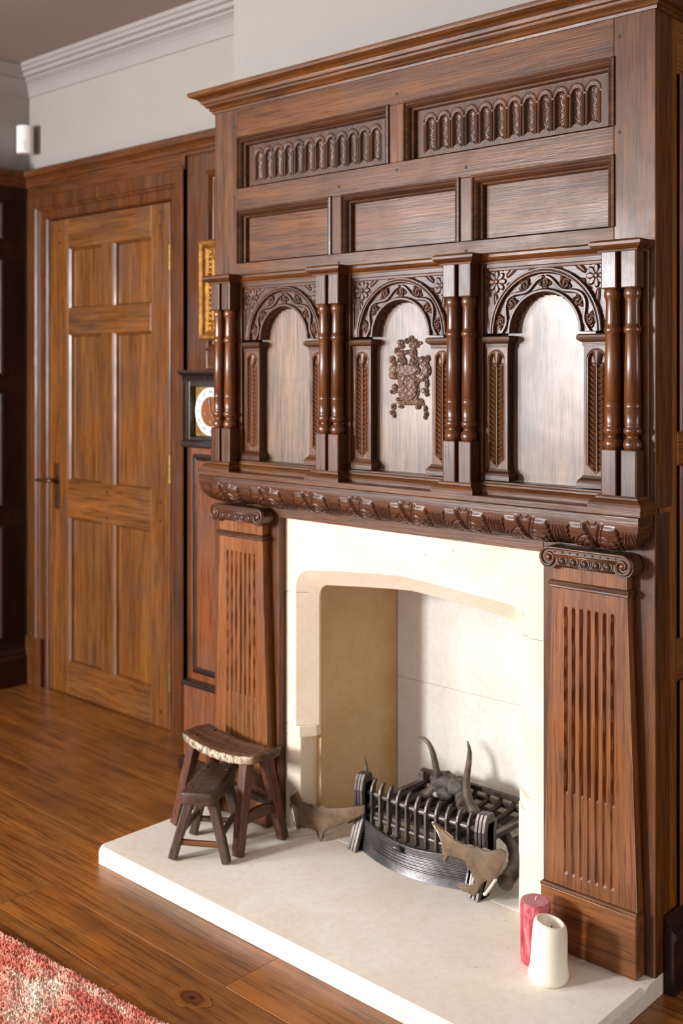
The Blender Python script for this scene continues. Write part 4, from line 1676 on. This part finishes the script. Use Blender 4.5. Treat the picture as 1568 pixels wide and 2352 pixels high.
# ================================================================== candles
c1 = empty('pillar_candle', (-1.273, 2.022, HZ))
tag(c1, 'fat white pillar candle with a burnt-out hollow top beside the pilaster', 'candle', 'candles on the hearth')
m = MB()
m.lathe([(.030, 0), (.0395, .002), (.0425, .010), (.0425, .02), (.0395, .034), (.0385, .06), (.0375, .09), (.0362, .112), (.034, .122), (.030, .1265), (.0265, .126), (.0235, .121), (.019, .112), (.010, .107), (.001, .106)], 40)
for i, (x, y, z) in enumerate(m.v):
    a = math.atan2(y, x)
    k = 1 + .012 * math.sin(3 * a + 1) + .008 * math.sin(5 * a)
    zz = z - (.006 * math.cos(a - .6) if z > .1 else 0)
    m.v[i] = (x * k + z * .045, y * k, zz)
m.build('wax_body', M['waxw'], c1, True)
m = MB()
m.tube([(.006, 0, .104), (.0065, .001, .112), (.0085, .002, .116)], .0013, 6)
m.build('wick', M['ink'], c1)
c2 = empty('pillar_candle', (-1.333, 2.066, HZ))
tag(c2, 'red mottled pillar candle with a flat top standing behind the white one', 'candle', 'candles on the hearth')
m = MB()
m.lathe([(.030, 0), (.032, .003), (.0325, .01), (.033, .06), (.033, .12), (.0325, .131), (.0312, .1335)], 36)
m.build('wax_body', M['waxr'], c2, True)
m = MB()
m.lathe([(.0310, .1330), (.0308, .1342), (.029, .1347), (.012, .1343), (.001, .1342)], 36)
m.build('wax_top', M['waxrt'], c2)
m = MB()
m.tube([(0, 0, .133), (.001, 0, .139), (.002, .001, .143)], .0012, 6)
m.build('wick', M['bonewhite'], c2)

# ================================================================== longcase clock
ck = empty('longcase_clock', (-2.80, 2.47, 0))
tag(ck, 'slim dark longcase clock with silvered dial standing behind the chimneypiece', 'clock')
KW, KT = M['clockw'], M['clockt']


def kb(name, x0, x1, y0, y1, z0, z1, mat, parent=None, bevel=.002):
    return box(name, x0, x1, y0 - 2.47 if parent is None or parent is ck else y0, y1 - 2.47 if parent is None or parent is ck else y1, z0, z1, mat, parent or ck, bevel)


kb('plinth', -.128, .128, 2.345, 2.575, 0, .045, KW['x'])
kb('base', -.118, .118, 2.36, 2.57, .045, .285, KT['z'])
kb('waist_moulding', -.124, .124, 2.352, 2.572, .285, .300, KW['x'], bevel=.005)
kb('trunk', -.110, .110, 2.385, 2.57, .30, 1.09, KT['z'])
m = MB()
m.rings([(-.092, .092, .325, 1.065, -.085), (-.09, .09, .327, 1.063, -.093), (-.082, .082, .335, 1.055, -.095), (-.076, .076, .341, 1.049, -.091), (-.07, .07, .347, 1.043, -.090)], False)
m.build('door_moulding', KW['z'], ck)
kb('trunk_door', -.07, .07, 2.378, 2.386, .347, 1.043, KT['z'])
kb('hood_base', -.122, .122, 2.348, 2.572, 1.088, 1.112, KW['x'], bevel=.006)
hd = MB()
yo = -2.47
hd.box(-.115, -.088, 2.362 + yo, 2.57 + yo, 1.112, 1.315)
hd.box(.088, .115, 2.362 + yo, 2.57 + yo, 1.112, 1.315)
hd.box(-.09, .09, 2.364 + yo, 2.57 + yo, 1.112, 1.124)
hd.box(-.09, .09, 2.364 + yo, 2.57 + yo, 1.292, 1.315)
hd.box(-.09, .09, 2.39 + yo, 2.57 + yo, 1.12, 1.30)
hd.build('hood', KW['z'], ck, bevel=.002)
m = MB()
m.sweep([(-.115, .1), (-.115, 2.362 + yo), (.115, 2.362 + yo), (.115, .1)], [(-.02, 1.308), (.004, 1.308), (.006, 1.326), (.010, 1.330), (.014, 1.334), (.018, 1.340), (.018, 1.347), (-.1, 1.349)])
cn = m.build('hood_cornice', KW['x'], ck)
m = MB()
for k in range(19):
    xk = -.112 + k * .01245
    m.box(xk - .0035, xk + .0035, 2.350 + yo, 2.360 + yo, 1.314, 1.3265)
m.build('dentils', KW['x'], cn)
dc = (0, 2.386 + yo, 1.209)
dp = kb('dial_plate', -.0835, .0835, 2.384, 2.39, 1.125, 1.293, M['brass'])
m = MB()
for sx in (-1, 1):
    for sz in (-1, 1):
        cx_, cz_ = sx * .066, dc[2] + sz * .066
        for k in range(7):
            a = k * 2.4
            r = .003 + .0018 * k
            m.ball((cx_ + r * math.cos(a), dc[1] - .003, cz_ + r * math.sin(a)), .0042, .0028, .0042, 8, 4)
m.build('spandrel_ornament', M['gilt'], dp, True)


def disc(r0, r1, y, thick, n=56):
    m_ = MB()
    v_, f_ = [], []
    for r, yy in ((r0, y), (r1, y), (r1, y + thick), (r0, y + thick)):
        for k in range(n):
            a = 2 * math.pi * k / n
            v_.append((r * math.cos(a), yy, dc[2] + r * math.sin(a)))
    for i in range(4):
        i2 = (i + 1) % 4
        for k in range(n):
            k2 = (k + 1) % n
            f_.append((i * n + k, i * n + k2, i2 * n + k2, i2 * n + k))
    m_.add(v_, f_)
    return m_


ring = disc(.0505, .0805, dc[1] - .006, .003).build('chapter_ring', M['dialw'], ck)
disc(.0005, .0505, dc[1] - .0045, .002).build('dial_centre', M['dialc'], ck)
NUM = ['XII', 'I', 'II', 'III', 'IIII', 'V', 'VI', 'VII', 'VIII', 'IX', 'X', 'XI']
for k, tx in enumerate(NUM):
    a = math.radians(90 - 30 * k)
    cu = bpy.data.curves.new('numeral', 'FONT')
    cu.body = tx
    cu.size = .0155
    cu.extrude = .0003
    cu.align_x, cu.align_y = 'CENTER', 'CENTER'
    to = bpy.data.objects.new('tmp_numeral', cu)
    COL.objects.link(to)
    me = bpy.data.meshes.new_from_object(to.evaluated_get(bpy.context.evaluated_depsgraph_get()))
    COL.objects.unlink(to)
    bpy.data.objects.remove(to)
    me.materials.clear()
    me.materials.append(M['ink'])
    no_ = bpy.data.objects.new('numeral', me)
    COL.objects.link(no_)
    no_.parent = ring
    no_.location = (.0655 * math.cos(a), dc[1] - .0064, dc[2] + .0655 * math.sin(a))
    no_.rotation_euler = Matrix.Rotation(a - math.pi / 2, 3, Vector((0, -1, 0))).to_4x4().to_3x3().__matmul__(Matrix.Rotation(math.pi / 2, 3, 'X')).to_euler()
for a_, ln, nm in ((math.radians(100), .046, 'hour_hand'), (math.radians(-52), .058, 'minute_hand')):
    ux, uz = math.cos(a_), math.sin(a_)
    m = MB()
    for t0, t1, w0, w1 in ((0, .5, .003, .002), (.45, .75, .003, .008), (.75, 1, .008, .0008)):
        p0 = (ux * ln * t0, dc[1] - .0085, dc[2] + uz * ln * t0)
        p1 = (ux * ln * t1, dc[1] - .0085, dc[2] + uz * ln * t1)
        m.bar(p0, p1, .0012, w0, .0012, w1, side=(0, 1, 0))
    m.build(nm, M['steel'], ck)
m = MB()
for wx, wz in ((-.031, -.008), (-.004, -.034)):
    m.tube([(wx, dc[1] - .006, dc[2] + wz), (wx, dc[1] - .003, dc[2] + wz)], .0045, 12)
m.build('winding_arbors', M['steel'], ck)

# ================================================================== gilt-framed picture
gp = empty('framed_picture', (-2.873, 2.556, 1.632))
tag(gp, 'small picture in an ornate gilt frame hanging above the clock', 'picture')
hw_, hh_ = .172, .178
m = MB()
pf = [(0, .0), (0, -.022), (.006, -.030), (.014, -.032), (.022, -.026), (.028, -.016), (.034, -.012), (.05, -.010), (.062, -.014), (.07, -.020), (.076, -.016), (.082, -.010), (.088, -.010), (.09, -.002)]
m.rings([(-hw_ + i, hw_ - i, -hh_ + i, hh_ - i, y) for i, y in pf])
m.build('frame', M['gilt'], gp, bevel=.0012)
m = MB()
for sx in (-1, 1):
    for k in range(15):
        m.ball((sx * (hw_ - .043), -.013, -hh_ + .05 + k * (2 * hh_ - .1) / 14), .0075, .006, .0075, 8, 5)
for sz in (-1, 1):
    for k in range(13):
        m.ball((-hw_ + .055 + k * (2 * hw_ - .11) / 12, -.013, sz * (hh_ - .043)), .0075, .006, .0075, 8, 5)
m.build('bead_ornament', M['gilt'], gp, True)
box('mount', -hw_ + .086, hw_ - .086, -.004, .006, -hh_ + .086, hh_ - .086, M['paper'], gp, 0)
box('print', -hw_ + .115, hw_ - .115, -.0048, -.004, -hh_ + .115, hh_ - .115, M['print'], gp, 0)

# ================================================================== alarm sensor in the corner
pi_ = empty('motion_sensor', (XL + .062, YD - .06, 2.272), math.radians(45))
tag(pi_, 'white plastic alarm sensor mounted high in the corner', 'alarm sensor')
m = MB()
poly = [(-.034, .02), (-.034, -.006)]
for k in range(9):
    a = math.radians(200 + k * 140 / 8)
    poly.append((.034 * math.cos(a) * 1.04, -.008 + .03 * (math.sin(a) + .34)))
poly += [(.034, -.006), (.034, .02)]
m.prism(poly, 'z', 0, .118)
m.build('housing', M['wplastic'], pi_, bevel=.003)
m = MB()
pw = [(x * .8, y - .0015) for x, y in poly[2:-2]]
pw += [(pw[-1][0], -.002), (pw[0][0], -.002)]
m.prism(pw, 'z', .012, .056)
m.build('lens_window', M['lens'], pi_, bevel=.001)

# ================================================================== rug
rg = None
xs = np.concatenate([np.linspace(-3.9, -2.65, 60), np.linspace(-2.64, -1.55, 420), np.linspace(-1.54, -.5, 40)])
ys_ = np.concatenate([np.linspace(-.9, 1.0, 60), np.linspace(1.005, 1.385, 170)])
X, Yy = np.meshgrid(xs, ys_, indexing='ij')
hgt = .016 + .0035 * np.sin(X * 760 + 2 * np.sin(Yy * 210)) * np.sin(Yy * 820 + 2 * np.sin(X * 190)) + .0028 * rng.standard_normal(X.shape) + .003 * np.sin(X * 60 + 5 * Yy) * np.sin(Yy * 75)
edge = np.minimum.reduce([X - xs[0], xs[-1] - X, Yy - ys_[0], ys_[-1] - Yy])
hgt = np.clip(hgt, .004, None) * sm(edge, -.002, .014) + .0008
rough = .003 * rng.standard_normal(len(xs))
Yw = Yy + .064 * (X + 2.1) + np.where(edge < .012, rough[:, None], 0)
rg = grid_obj('rug', np.stack([X, Yw, hgt], -1), M['rug'])
tag(rg, 'coral red woven wool rug on the floorboards', 'rug')
